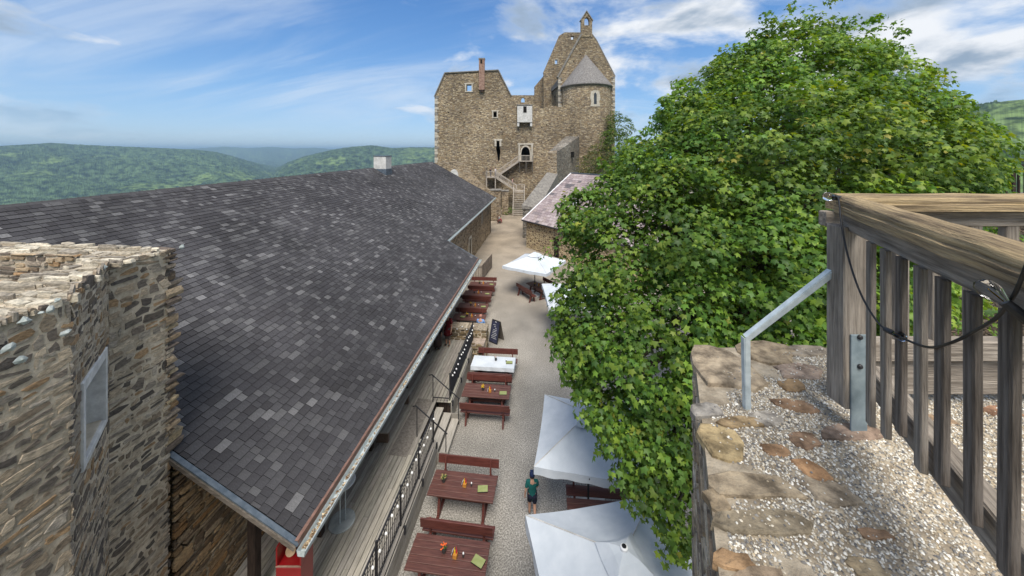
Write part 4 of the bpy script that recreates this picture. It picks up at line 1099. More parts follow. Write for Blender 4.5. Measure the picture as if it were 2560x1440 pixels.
def platform(x0, x1, y0, y1, z, sides):
    MB().box(so((x0 + x1) / 2, (y0 + y1) / 2, z - .06), (x1 - x0, y1 - y0, .14)).build('platform', 'castle_wood', st)
    for (p, q) in sides:
        p, q = so(*p, z), so(*q, z)
        MB().bar(p + VZ * 1.0, q + VZ * 1.0, .10, .12).build('handrail', 'castle_wood', st)
        m2 = max(2, int((q - p).length / .24))
        for k in range(m2 + 1):
            r_ = p + (q - p) * k / m2; big = k in (0, m2)
            MB().box(r_ + VZ * .5, (.13, .13, 1.1) if big else (.055, .055, .95)).build('post' if big else 'baluster', 'castle_wood', st)
flight(so(.15, 60.0, .05), so(.30, 64.4, 3.55), (1, 0, 0), 1.9, 13)
platform(.2, 2.3, 64.4, 66.2, 3.65, [((2.25, 64.5), (2.25, 66.1)), ((.9, 66.15), (2.25, 66.15))])
flight(so(.75, 65.0, 3.65), so(-2.9, 65.0, 6.05), (0, 1, 0), 1.1, 11)
platform(-4.75, -2.8, 64.8, 67.7, 6.12, [((-4.7, 64.85), (-2.9, 64.85)), ((-4.7, 64.85), (-4.7, 67.6))])
flight(so(-2.8, 66.6, 6.12), so(1.2, 66.6, 8.92), (0, 1, 0), 1.1, 12, rail=(1, 0))
platform(1.2, 3.95, 66.5, 67.95, 8.98, [((1.25, 66.55), (3.9, 66.55)), ((3.9, 66.55), (3.9, 67.9))])
for xx in (1.4, 2.6, 3.8):
    MB().bar(so(xx, 66.6, 8.85), so(xx + .05, 67.85, 6.9), .16, .16).build('bracket', 'castle_wood', st)
for (xx, yy_, zz) in ((-4.6, 64.95, 6.0), (-3.0, 64.95, 6.0), (2.2, 64.5, 3.6), (2.2, 66.1, 3.6), (.3, 66.1, 3.6)):
    MB().box(so(xx, yy_, zz / 2), (.18, .18, zz)).build('support', 'castle_wood', st)

# ------------------------------------------------------------------ building with the pinkish slate roof
pk = thing('slate_roofed_building', 'low yellowish rubble building with a pink slate roof in the lane', 'building', (-2.5, 40.6, 0), math.atan2(-.735, .678))
# local: x along the eave, y inwards (up the slope), origin at the left eave corner
PA = math.atan(5.0 / 8.0); PS = 8.0 / math.cos(PA); PLN = 16.0
pup = Vector((0, math.cos(PA), math.sin(PA))); pnn = Vector((0, -math.sin(PA), math.cos(PA)))
po = Vector((-.35, -.2, 3.1))
pro = MB().slab([(0, 0), (PLN, 0), (PLN, PS), (0, PS)], [], po, (1, 0, 0), pup, pnn, .12)
pub = Vector((0, -math.cos(PA), math.sin(PA))); pnb = Vector((0, math.sin(PA), math.cos(PA)))
pro.slab([(0, 0), (PLN, 0), (PLN, PS * .985), (0, PS * .985)], [], po + Vector((0, 16, 0)), (1, 0, 0), pub, pnb, .12)
proof = pro.build('roof', 'coping', pk)
PC = [(.29, .24, .235), (.33, .28, .27), (.245, .20, .20), (.37, .32, .31), (.30, .25, .23), (.21, .18, .18), (.12, .11, .115)]
pms = []
for c in PC:
    me = MB().box((0, 0, 0), (.47, .46, .022), col=c).mesh('slate'); me.materials.append(MATS['pink_slate']); pms.append(me)
rp = random.Random(3)
cand = []
for i in range(int(PS / .40)):
    for j in range(int(PLN / .48) + 1):
        x, s_ = j * .48 + (i % 2) * .24, i * .40 + .2
        if x > PLN - .1: continue
        k = rp.choices(range(7), (5, 5, 4, 3, 4, 2, .35))[0]
        if (16 <= i <= 17 and 1 < x < 2.4) or (i == 12 and x < .7): k = 6
        m = (Matrix((Vector((1, 0, 0)), pup, pnn)).transposed() @ Matrix.Rotation(-.05, 3, 'X')).to_4x4(); m.translation = po + Vector((x, 0, 0)) + pup * s_ + pnn * (.018 + rp.uniform(0, .006))
        cand.append((x, m, k))
cand.sort(key=lambda t: t[0])
for x, m, k in cand[:300]:
    o = put('slate', pms[k]); o.parent = proof; o.matrix_basis = m
rest = MB()
HB = [Vector((a * .235, b * .23, c * .011)) for a in (-1, 1) for b in (-1, 1) for c in (-1, 1)]
for x, m, k in cand[300:]:
    rest.add([m @ v for v in HB], [[1, 5, 7, 3], [0, 4, 5, 1], [0, 1, 3, 2], [4, 6, 7, 5]], PC[k])
rest.build('slate', 'pink_slate', proof, kind='stuff')
MB().bar(po + Vector((-.03, 0, 0)) + pnn * .03, po + Vector((-.03, 0, 0)) + pup * PS + pnn * .03, .14, .05, up=pnn).build('verge_flashing', 'white', proof)
MB().bar(po + pup * PS + pnn * .02, po + pup * PS + Vector((PLN, 0, 0)) + pnn * .02, .3, .08).build('ridge_flashing', 'lead', proof)
MB().tube([po + Vector((0, -.09, -.06)), po + Vector((PLN, -.09, -.06))], .07, 8).build('gutter', 'dark_iron', proof)
pw = MB().slab([(0, 0), (PLN - .4, 0), (PLN - .4, 3.2), (0, 3.2)], [rect(4.2, 0, 5.2, 2.0), rect(8, 1, 8.9, 2.2)], (0, .1, 0), (1, 0, 0), (0, 0, 1), (0, -1, 0), .6)
pw.slab([(0.12, 0), (15.5, 0), (15.5, 3.2), (7.8, 7.9), (0.12, 3.2)], [], (0, 0, 0), (0, 1, 0), (0, 0, 1), (-1, 0, 0), .5)
pw.build('wall', 'yellow_wall', pk)
MB().box((4.7, .4, 1.0), (1.0, .06, 2.0)).build('door', 'dark_timber', pk)
MB().box((8.45, .4, 1.6), (.9, .04, 1.2)).build('window', 'glass_dark', pk)
# roof dormer hatch
dm = Vector((4.9, 2.6, 3.1 + 2.8 * math.tan(PA)))
dor = MB().box(dm + Vector((0, .7, .55)), (1.1, 1.5, 1.0)).build('dormer', 'coping', proof)
MB().box(dm + Vector((0, -.06, .5)), (.9, .04, .7)).build('dormer_pane', 'glass_dark', dor)
m_ = MB()
for dx in (-.45, 0, .45): m_.box(dm + Vector((dx, -.09, .5)), (.07, .05, .8))
for dz in (.12, .88): m_.box(dm + Vector((0, -.09, dz)), (.97, .06, .07))
m_.build('dormer_frame', 'white', dor)
# ------------------------------------------------------------------ terrace wall and its far railing on the right
tw = thing('terrace_wall', 'dark rubble terrace wall seen through the balusters behind the maple', 'wall', C2W(20, 13.5, 0), YAW)
MB().box((0, 0, 4.6), (15, 1.0, 9.2), bev=.05).build('wall_face', 'dark_rubble', tw)
MB().box((0, 0, 9.27), (15.2, 1.2, .16), bev=.04).build('wall_coping', 'coping', tw)
tr = thing('terrace_railing', 'dark wooden railing on top of the far terrace wall', 'railing', C2W(20, 13.5, 9.35), YAW)
MB().box((0, 0, 1.25), (14.5, .16, .10)).build('handrail', 'dark_timber', tr)
MB().box((0, 0, 1.05), (14.5, .06, .12)).build('rail_board', 'dark_timber', tr)
xx = -7
while xx < 7.2:
    MB().box((xx, 0, .6), (.12, .12, 1.2)).build('post', 'dark_timber', tr)
    for k in range(1, 6): MB().box((xx + k * .24, 0, .5), (.06, .05, 1.0)).build('baluster', 'dark_timber', tr)
    xx += 1.44
# ------------------------------------------------------------------ timber deck with steps and its iron railing
dk = thing('timber_deck', 'raised grey plank deck with three steps under the tavern eave', 'deck', (-5.6, 12, 0))
rd = random.Random(17)
DZ = .83
def plank(x, ya, yb):
    if yb - ya < .1: return
    k = rd.uniform(.78, 1.18); o = MB().box((x, (ya + yb) / 2, DZ - .02 + rd.uniform(-.002, .002)), (.134, yb - ya - .008, .04), bev=.004, col=(k, k * rd.uniform(.97, 1.02), k * rd.uniform(.94, 1.02))).build('plank', 'deck_wood')
    wpar(o, dk)
x = -3.97
while x > -7.55:
    cuts = sorted([3.0, 19.0] + ([12.3, 14.2] if x > -4.5 else []) + [rd.uniform(5.5, 8.5), rd.uniform(9.5, 11.8), rd.uniform(14.6, 17.5)])
    for a, b in zip(cuts, cuts[1:]):
        if x > -4.5 and a >= 12.29 and b <= 14.21: continue
        plank(x, a, b)
    x -= .150
wpar(MB().box((-5.98, 11, .37), (2.9, 15.9, .70)).box((-4.2, 8.3, .37), (.5, 7.6, .70)).box((-4.2, 16.6, .37), (.5, 4.5, .70)).build('substructure', 'dark_timber'), dk)
for (a, b) in ((3.0, 12.3), (14.2, 18.9)):
    for k in range(4):
        wpar(MB().box((-3.885, (a + b) / 2, .10 + k * .19), (.03, b - a, .18), bev=.004, col=(rd.uniform(.7, 1),) * 3).build('skirt_board', 'deck_wood'), dk)
for k, (xx, zz) in enumerate(((-4.33, .62), (-4.02, .415), (-3.71, .21))):
    wpar(MB().box((xx, 13.25, zz - .02), (.30, 1.84, .045), bev=.005, col=(1.05,) * 3).build('tread', 'deck_wood'), dk)
    wpar(MB().box((xx - .13, 13.25, (zz - .04) / 2), (.02, 1.84, zz - .05), col=(.6,) * 3).build('riser', 'deck_wood'), dk)
for yy in (12.31, 14.19):
    wpar(MB().box((-4.02, yy, .2), (.98, .03, .40), col=(.7,) * 3).build('string_board', 'deck_wood'), dk)

def deck_rail(label, ya, yb, net):
    t_ = thing('deck_railing', label, 'railing', (-3.97, (ya + yb) / 2, DZ), group='iron railings of the deck')
    def A(b, n): return wpar(b.build(n, 'dark_iron'), t_)
    A(MB().box((-3.97, (ya + yb) / 2, 1.83), (.045, yb - ya, .03), bev=.004), 'top_rail')
    A(MB().box((-3.97, (ya + yb) / 2, .93), (.03, yb - ya, .02)), 'bottom_rail')
    n = max(2, round((yb - ya) / 1.45))
    for k in range(n + 1): A(MB().box((-3.97 + (0 if k else 0), ya + (yb - ya) * k / n, 1.28), (.04, .04, 1.30)).box((-3.85, ya + (yb - ya) * k / n, .72), (.05, .06, .20)), 'post')
    y_ = ya + .11
    me = None
    while y_ < yb - .05:
        if me is None:
            o = MB().box((0, 0, 0), (.014, .014, .89)).build('bar', 'dark_iron'); me = o.data
        else: o = put('bar', me)
        o.location = (-3.97, y_, 1.375); wpar(o, t_); y_ += .115
    if net:
        M('net', (.02, .021, .024), (.035, .036, .04), scale=40, rough=.9)
        A(MB().box((-3.945, (ya + yb) / 2, 1.38), (.008, yb - ya - .05, .84)), 'net_panel').data.materials[0] = MATS['net']
    return t_
deck_rail('black iron bar railing with white bulbs before the deck steps', 5.2, 12.2, False)
deck_rail('black iron railing with dark netting between deck steps and low stone wall', 14.3, 18.75, True)
for yy, lab in ((12.36, 'slanted black handrail of the deck steps beside the bar railing'), (14.14, 'slanted black handrail of the deck steps beside the netted railing')):
    h_ = thing('step_handrail', lab, 'handrail', (-4.2, yy, 0), group='handrails of the deck steps')
    b = MB().tube([(-4.78, yy, 1.90), (-4.66, yy, 1.93), (-3.52, yy, 1.02)], .022, 8); wpar(b.build('handrail', 'dark_iron'), h_)
    for (xx, z0, z1) in ((-4.62, DZ, 1.90), (-3.57, 0, 1.06)):
        wpar(MB().tube([(xx, yy, z0), (xx, yy, z1)], .018, 8).build('post', 'dark_iron'), h_)
wpar(MB().box((-4.3, 14.17, 1.0), (.62, .03, .03)).build('low_rail', 'dark_iron'), h_)

# garlands of white bulbs on the deck railing
M('white_globe', (.72, .72, .71), (.80, .80, .79), scale=5, rough=.35, spec=.5)
gb = MB().lathe([(.001, -.042), (.025, -.034), (.041, -.008), (.038, .018), (.022, .036), (.012, .048), (.001, .05)], 10).mesh('bulb', True); gb.materials.append(MATS['white_globe'])
def garland(label, pts, n):
    t_ = thing('bulb_garland', label, 'lights', pts[0], group='white bulb garlands')
    path = []
    for p, q in zip(pts, pts[1:]):
        for k in range(10):
            f_ = k / 10; path.append(Vector(p).lerp(Vector(q), f_) - VZ * .16 * 4 * f_ * (1 - f_))
    path.append(Vector(pts[-1]))
    wpar(MB().tube(path, .008, 5).build('cable', 'black_rubber'), t_)
    for k in range(n):
        f_ = (k + .5) / n * (len(path) - 1); i = int(f_); p = path[i].lerp(path[min(i + 1, len(path) - 1)], f_ - i)
        o = put('bulb', gb); o.scale = (.85, .85, .85); o.location = p + Vector((.03, 0, -.045)); wpar(o, t_)
garland('white bulbs strung along the bar railing before the deck steps', [(-3.93, y_, 1.86) for y_ in (5.2, 6.95, 8.7, 10.45, 12.2)], 21)
garland('white bulbs strung along the netted deck railing', [(-3.92, y_, 1.86) for y_ in (14.3, 15.8, 17.3, 18.75)], 15)
garland('white bulbs strung along the top of the low stone wall', [(-5.3, 18.9, 1.62), (-4.6, 18.88, 1.60), (-3.95, 18.86, 1.66)], 5)

# low stone wall closing the deck
lw = thing('low_stone_wall', 'low brown rubble wall closing the deck end beside the blackboard', 'wall', (-4.3, 19.2, 0))
wpar(MB().box((-4.35, 19.25, .68), (2.15, .62, 1.36)).box((-3.62, 18.6, .45), (.60, .66, .9)).build('wall_core', 'mortar'), lw)
LOWP = [(.20, .15, .085), (.14, .105, .065), (.26, .195, .115), (.10, .08, .055), (.17, .145, .08)]
stone_face(lw, rd, (-5.45, 18.94, DZ), (1, 0, 0), VZ, (0, -1, 0), 2.2, .50, 'stone', LOWP, hr=(.09, .2), wr=(.15, .5), prot=(.01, .05), budget=60)
stone_face(lw, rd, (-3.94, 18.27, 0), (1, 0, 0), VZ, (0, -1, 0), .64, .9, 'stone', LOWP, hr=(.09, .2), wr=(.15, .4), prot=(.01, .04), budget=20)
stone_face(lw, rd, (-3.275, 18.94, .0), (0, 1, 0), VZ, (1, 0, 0), .62, 1.28, 'stone', LOWP, hr=(.09, .2), wr=(.15, .4), prot=(.01, .04), budget=20)
for xx in (-5.15, -4.6, -4.05, -3.52):
    wpar(MB().box((xx, 19.25, 1.41), (.54, .70, .09), rz=rd.uniform(-.04, .04), bev=.02, col=pick(rd, [(.30, .25, .19), (.36, .31, .24)])).build('cap_stone', 'stone'), lw)
wpar(MB().box((-3.62, 18.6, .94), (.66, .72, .08), bev=.02, col=(.38, .31, .26)).build('cap_stone', 'stone'), lw)

# things on the deck
bn = thing('plank_bench', 'long grey plank bench on the deck under the roof edge', 'bench', (-5.75, 13.0, DZ), .02)
for k in range(2): MB().box((-.13 + k * .27, 0, .45), (.25, 2.3, .05), bev=.006, col=(1, 1, 1)).build('seat_plank', 'deck_wood', bn)
for yy in (-.95, .95): MB().box((0, yy, .21), (.42, .12, .42), bev=.006, col=(.45, .33, .27)).build('leg', 'deck_wood', bn)
rg = MB().slab([(-.32, -1.35), (.30, -1.38), (.33, 1.35), (-.30, 1.37)], [], (-4.98, 12.9, DZ + .014), (1, 0, 0), (0, 1, 0), VZ, .012).build('door_mat', 'rust_mat'); tag(rg, 'long worn grey-brown mat lying on the deck beside the plank bench', 'mat')
ht = thing('standing_table', 'steel standing table with a round glassy base plate below the gutter', 'table', (-5.62, 9.35, DZ))
M('pale_disc', (.30, .33, .33), (.42, .45, .45), scale=5, rough=.25, spec=.5)
MB().lathe([(.34, 0), (.34, .02), (.32, .03), (.0, .03)], 28).build('base_plate', 'pale_disc', ht)
for a in (0.5, 2.6, 4.7):
    MB().tube([(.09 * math.cos(a), .09 * math.sin(a), .03), (.09 * math.cos(a), .09 * math.sin(a), 1.08)], .016, 8).build('post', 'zinc', ht)
MB().lathe([(.34, 1.08), (.35, 1.095), (.34, 1.11), (0, 1.11)], 28).build('table_top', 'white', ht)
sb = thing('red_cabinet', 'bright red metal stand with log slices and yellow letters at the roof corner', 'cabinet', (-5.42, 7.25, DZ), .1)
MB().box((0, 0, .72), (.52, .46, 1.44), bev=.012).build('body', 'red_paint', sb)
fr = MB().box((-.25, 0, 1.65), (.03, .46, .42), bev=.004).box((.25, 0, 1.65), (.03, .46, .42), bev=.004).box((0, .22, 1.7), (.52, .03, .52), bev=.004).build('tray', 'red_paint', sb)
MB().box((0, -.225, 1.46), (.54, .025, .025), bev=.004).build('tray_rim', 'brick_red', sb)
for (xx, yy, zz) in ((-.1, .02, 1.53), (-.06, .12, 1.65)):
    k = MB().lathe([(.10, -.03), (.104, 0), (.10, .03)], 14).build('log_slice', 'log_wood', sb); k.location = (xx, yy, zz); k.rotation_euler = (1.1, .1, .2)
MB().lathe([(.055, 1.445), (.06, 1.46), (.06, 1.56), (.045, 1.58), (.045, 1.60)], 14, (.14, .0, 0)).build('jar', 'clear_glass', sb)
for k, ch_ in enumerate('MAM'):
    cu = bpy.data.curves.new('letter', 'FONT'); cu.body = ch_; cu.size = .13; cu.extrude = .002; cu.align_x = 'CENTER'; cu.materials.append(MATS['yellow_paint'])
    to = bpy.data.objects.new('letter', cu); COL.objects.link(to)
    dg = bpy.context.evaluated_depsgraph_get(); me = bpy.data.meshes.new_from_object(to.evaluated_get(dg)); bpy.data.objects.remove(to)
    o = put('letter', me, None, sb); o.location = (-.05, -.235, 1.2 - k * .115); o.rotation_euler = (math.radians(90), math.radians(90), 0)

# ------------------------------------------------------------------ tables and benches
def make_table(label, loc, rz=0.0, L_=2.0, wood='brown_wood', cat='table', group='courtyard tables'):
    t_ = thing('courtyard_table', label, cat, loc, rz, group)
    n = 5; d = .86
    for k in range(n):
        MB().box((0, -d / 2 + d / n * (k + .5), .735), (L_ + rd.uniform(-.01, .01), d / n - .012, .045), bev=.006).build('top_plank', wood, t_)
    for sx in (-1, 1):
        xx = sx * (L_ / 2 - .32)
        m_ = MB().bar((xx, -.30, 0), (xx, -.12, .70), .07, .12).bar((xx, .30, 0), (xx, .12, .70), .07, .12).box((xx, 0, .68), (.07, .74, .07)).box((xx, 0, .04), (.08, .78, .06))
        m_.build('leg_frame', 'red_wood', t_)
    MB().box((0, 0, .34), (L_ - .6, .05, .10)).build('stretcher', 'red_wood', t_)
    return t_
def make_bench(label, loc, face, rz=0.0, L_=2.0, wood='red_wood', group='courtyard benches'):
    """face: +1 the seat lies beyond the backrest, -1 before it"""
    t_ = thing('courtyard_bench', label, 'bench', loc, rz, group)
    MB().box((0, face * .24, .45), (L_, .34, .045), bev=.006).build('seat', wood, t_)
    MB().box((0, -face * .03, .77), (L_ + .02, .035, .27), bev=.006, mat=Matrix.Rotation(face * .10, 3, 'X')).build('backrest', wood, t_)
    for sx in (-1, 1):
        xx = sx * (L_ / 2 - .25)
        MB().bar((xx, face * .40, 0), (xx, face * .30, .43), .06, .10).bar((xx, -face * .06, 0), (xx, face * .10, .43), .06, .10).box((xx, face * .2, .40), (.065, .42, .06)).build('leg_frame', 'red_wood', t_)
        MB().bar((xx, face * .10, .35), (xx, -face * .005, .88), .05, .08).build('back_support', 'red_wood', t_)
    return t_
TB = [('a', -2.50, 8.90, 'with orange flowers, by the bar railing', 'brown_wood'), ('b', -2.58, 10.80, 'with a dry flower pot, beside the deck steps', 'brown_wood'), ('c', -2.60, 15.15, 'with yellow flowers, beyond the deck steps', 'brown_wood'),
      ('d', -2.62, 17.22, 'under the white cloth', 'brown_wood'), ('e', -4.80, 21.72, 'where the man in blue sits', 'brown_wood'), ('f', -4.90, 23.3, 'second beyond the low stone wall', 'brown_wood'),
      ('h', -5.0, 25.4, 'with red flowers, third beyond the low stone wall', 'brown_wood'), ('i', -4.98, 27.2, 'last before the wooden barrier', 'brown_wood')]
for (k, xx, yy, lab, wd_) in TB: make_table('red-brown plank table ' + lab, (xx, yy, 0), rd.uniform(-.025, .025) + (-.012 if k in 'ab' else 0), wood=wd_)
for (xx, yy, f_, lab) in ((-2.48, 9.60, 1, 'between the orange-flower table and the dry-flower table'), (-2.60, 11.62, -1, 'with its back to the deck steps'), (-2.52, 14.15, 1, 'with its back to the gap beside the deck steps'),
                          (-2.63, 15.97, -1, 'on the far side of the yellow-flower table'), (-2.63, 16.15, 1, 'on the near side of the white-cloth table'), (-2.53, 18.14, -1, 'between the white-cloth table and the low stone wall'),
                          (-4.75, 20.75, 1, 'on which the man in blue sits'), (-4.90, 22.6, -1, 'facing the man in blue'), (-4.96, 24.6, 1, 'on the near side of the red-flower table'),
                          (-4.96, 26.45, 1, 'on the near side of the last table before the barrier'), (-5.05, 28.2, -1, 'nearest the wooden barrier')):
    make_bench('red-brown bench ' + lab, (xx, yy, 0), f_, rd.uniform(-.03, .03))
# right-hand sets under the parasols
make_table('red-brown table under the parasol beyond the child', (1.55, 10.32, 0), .02); make_bench('red-brown bench under the parasol beyond the child', (1.55, 11.55, 0), -1, .02)
g3 = math.radians(-52)
make_table('red-brown table under the far white parasol', (-.75, 27.2, 0), g3); make_bench('red-brown bench outside the far parasol, back to the lane', (-1.75, 26.55, 0), 1, g3); make_bench('red-brown bench under the far parasol beside the yellowish wall', (.2, 27.95, 0), -1, g3)
# white cloth
cl = MB().slab([(-1.03, -.45), (1.03, -.45), (1.03, .45), (-1.03, .45)], [], (-2.62, 17.22, .77), (1, 0, 0), (0, 1, 0), VZ, .006)
for (a, b, c, d) in ((-1.03, -.45, 1.03, -.45), (1.03, -.45, 1.03, .45), (1.03, .45, -1.03, .45), (-1.03, .45, -1.03, -.45)):
    n = 10; vs = []
    ox, oy = (b if abs(a - c) > .1 else 0), (a if abs(b - d) > .1 else 0)
    for k in range(n + 1):
        f_ = k / n; px_, py_ = a + (c - a) * f_, b + (d - b) * f_
        w_ = .012 * math.sin(k * 2.1)
        vs += [(-2.62 + px_, 17.22 + py_, .77), (-2.62 + px_ + (math.copysign(.02 + w_, px_) if abs(a - c) < .1 else 0), 17.22 + py_ + (math.copysign(.02 + w_, py_) if abs(b - d) < .1 else 0), .60)]
    cl.add(vs, [[2 * k, 2 * k + 2, 2 * k + 3, 2 * k + 1] for k in range(n)])
tag(cl.build('tablecloth', 'canvas'), 'white cloth spread over the table next to the low stone wall', 'tablecloth')
# table ware
M('pot_dark', (.03, .028, .026), (.06, .055, .05), scale=8, rough=.6)
M('orange_box', (.40, .17, .03), (.50, .23, .05), scale=8, rough=.6)
for nm, c in (('bloom_orange', (.75, .13, .03)), ('bloom_yellow', (.70, .42, .02)), ('bloom_dry', (.30, .24, .09)), ('bloom_red', (.45, .03, .04)), ('bloom_white', (.6, .45, .42)), ('leaf_dark', (.04, .08, .02))): M(nm, tuple(v * .8 for v in c), c, scale=20, rough=.8)
def ware(where, x_, y_, flower, menu_dx, zz=.76, nf=9, box=True, fdx=-.25):
    f_ = thing('flower_pot', 'pot of %s flowers on table %s' % (flower[1], where), 'flower pot', (x_ + fdx, y_ + .02, zz), group='flower pots on the tables')
    MB().lathe([(.04, 0), (.058, .09), (.055, .1), (0, .095)], 10).build('pot', 'pot_dark', f_)
    m1, m2 = MB(), MB()
    for k in range(nf * 3):
        a = rd.uniform(0, 6.28); r_ = rd.uniform(0, .085); c = Vector((r_ * math.cos(a), r_ * math.sin(a), .13 + rd.uniform(0, .09)))
        s_ = rd.uniform(.012, .028)
        (m1 if k % 3 < 2 else m2).lathe([(.001, -s_ * .6), (s_, 0), (.001, s_ * .7)], 6, c)
    m1.build('blossoms', flower[0], f_); m2.build('leaves', 'leaf_dark', f_)
    if box:
        c_ = thing('condiment_box', 'orange condiment box on the table %s' % where, 'caddy', (x_ + .06, y_ - .06, zz), rd.uniform(-.3, .3), group='condiment boxes')
        MB().box((0, 0, .05), (.10, .10, .10), bev=.004).build('box', 'orange_box', c_)
        MB().lathe([(.022, .1), (.022, .16), (.009, .2), (.009, .23), (0, .23)], 8, (-.02, .01, 0)).build('bottle', 'bloom_yellow', c_)
        MB().lathe([(.02, .1), (.02, .17), (.008, .21), (.008, .25), (0, .25)], 8, (.025, .02, 0)).build('bottle', 'bloom_red', c_)
        MB().box((-.10, .05, .06), (.008, .07, .12), bev=.002, mat=Matrix.Rotation(.3, 3, 'Y')).build('napkin', 'white', c_)
    s2 = thing('salt_shaker', 'salt shaker on the table %s' % where, 'shaker', (x_ + .26, y_ - .03, zz), group='salt shakers')
    MB().lathe([(.024, 0), (.026, .05), (.02, .08)], 8).build('body', 'pot_dark', s2); MB().lathe([(.021, .08), (.022, .10), (.012, .12), (0, .122)], 8).build('cap', 'white', s2)
    if menu_dx is not None:
        mn = thing('menu_folder', 'green menu folder lying on the table %s' % where, 'menu', (x_ + menu_dx, y_ - .10, zz), rd.uniform(-.15, .15) + (-.55 if where.startswith('with orange') else 0), group='menu folders')
        MB().box((0, 0, .012), (.31, .22, .022), bev=.003).build('cover_stack', 'black', mn); MB().box((0, .0, .027), (.30, .21, .006), bev=.002).build('top_cover', 'menu_green', mn)
W = {k: (xx, yy, lab) for (k, xx, yy, lab, _) in TB}
ware(W['a'][2], W['a'][0] + .12, W['a'][1] + .02, ('bloom_orange', 'orange'), .66)
ware(W['b'][2], W['b'][0], W['b'][1] + .02, ('bloom_dry', 'dry'), .62, fdx=-.62, nf=14)
ware(W['c'][2], W['c'][0] + .1, W['c'][1] - .02, ('bloom_yellow', 'yellow'), .62)
ware(W['d'][2], W['d'][0] + .35, W['d'][1] + .08, ('bloom_white', 'pale'), .42, zz=.775, box=False)
ware(W['e'][2], W['e'][0] + .1, W['e'][1] + .05, ('bloom_yellow', 'yellow'), -.5)
ware(W['f'][2], W['f'][0] + .1, W['f'][1], ('bloom_yellow', 'yellow'), .6); ware(W['h'][2], W['h'][0], W['h'][1], ('bloom_red', 'red'), .7); ware(W['i'][2], W['i'][0], W['i'][1], ('bloom_dry', 'dry green'), .7)
ware('under the far white parasol', -.75, 27.2, ('bloom_yellow', 'yellow'), None)

# ------------------------------------------------------------------ square white parasols
def parasol(label, c, side, rz, ze=2.4, za=3.05, vent=True):
    t_ = thing('parasol', label, 'parasol', (c[0], c[1], 0), rz, 'white square parasols')
    h = side / 2; n = 8
    cv = MB()
    for q in range(4):
        R_ = Matrix.Rotation(q * math.pi / 2, 3, 'Z')
        vs, idx = [], {}
        for i in range(n + 1):
            for j in range(n + 1):
                f_ = i / n; w_ = (j / n * 2 - 1)
                x_, y_ = w_ * h * f_, -h * f_
                z_ = za + (ze - za) * f_ - .05 * math.sin(math.pi * f_) * (1 - w_ * w_) - .035 * f_ * (1 - w_ * w_) + .004 * math.sin(w_ * 17 + q) * f_
                inset = 1 - .02 * (1 - w_ * w_) * f_
                idx[i, j] = len(vs); vs.append(R_ @ Vector((x_, y_ * inset, z_)))
        cv.add(vs, [[idx[i, j], idx[i + 1, j], idx[i + 1, j + 1], idx[i, j + 1]] for i in range(n) for j in range(n)])
    cv.build('canopy', 'canvas', t_, smooth=True)
    va = MB()
    for q in range(4):
        R_ = Matrix.Rotation(q * math.pi / 2, 3, 'Z'); vs = []; m2 = 16
        for j in range(m2 + 1):
            w_ = j / m2 * 2 - 1; zt_ = ze - .035 * (1 - w_ * w_); y_ = -h * (1 - .02 * (1 - w_ * w_))
            vs += [R_ @ Vector((w_ * h, y_, zt_)), R_ @ Vector((w_ * h, y_ - .012 + .02 * math.sin(j * 1.7 + q), zt_ - .20 - .015 * math.sin(j * .8)))]
        va.add(vs, [[2 * j, 2 * j + 1, 2 * j + 3, 2 * j + 2] for j in range(m2)])
    va.build('valance', 'canvas', t_, smooth=True)
    sm = MB()
    for q in range(4):
        a = math.pi / 4 + q * math.pi / 2
        sm.tube([(math.cos(a) * h * 1.414 * f_, math.sin(a) * h * 1.414 * f_, za + (ze - za) * f_ + .008) for f_ in (.02, .35, .7, 1)], .012, 5)
    sm.build('hip_seam', 'plaster', t_)
    if vent:
        v_ = MB(); vh = .42
        for q in range(4):
            R_ = Matrix.Rotation(q * math.pi / 2 + .06, 3, 'Z')
            vs = [R_ @ Vector(p) for p in ((0, 0, za + .12), (-vh * .55, -vh * .55, za + .035), (0, -vh * .5, za + .025), (vh * .55, -vh * .55, za + .035), (-vh, -vh, za - .11), (-vh * .3, -vh * 1.0, za - .165), (vh * .35, -vh * .99, za - .145), (vh, -vh, za - .11))]
            v_.add(vs, [[0, 1, 2], [0, 2, 3], [1, 4, 5, 2], [2, 5, 6], [2, 6, 7, 3]])
        vo = v_.build('vent_flap', 'canvas', t_)
        MB().lathe([(.075, za + .10), (.075, za + .135), (.05, za + .15)], 14).build('finial_ring', 'white', vo)
        MB().lathe([(.045, za + .15), (.045, za + .157), (0, za + .157)], 14).build('finial', 'black', vo)
    MB().tube([(0, 0, .06), (0, 0, za + .08)], .032, 10).build('pole', 'dark_iron', t_)
    for k in range(8):
        a = math.pi / 4 * k; rr = h * (1.40 if k % 2 else .99)
        MB().bar((0, 0, za - .20), (rr * math.cos(a), rr * math.sin(a), ze - .11), .025, .03).build('rib', 'dark_iron', t_)
    for (a, b) in ((-1, -1), (1, -1), (1, 1), (-1, 1)):
        MB().box((a * .26, b * .26, .035), (.5, .5, .06), bev=.008).build('base_slab', 'plaster', t_)
    return t_
parasol('white parasol with a folded vent cap, touched by the lowest maple twigs', (1.50, 7.32), 3.3, .27, za=3.0)
parasol('white parasol standing over the table beyond the child', (1.22, 11.12), 2.95, -.09, za=3.0)
parasol('white parasol mostly hidden behind the maple crown', (1.55, 21.7), 3.5, .12)
parasol('white parasol standing over the bench beside the lane', (-1.0, 27.45), 3.6, -.42, za=3.1)

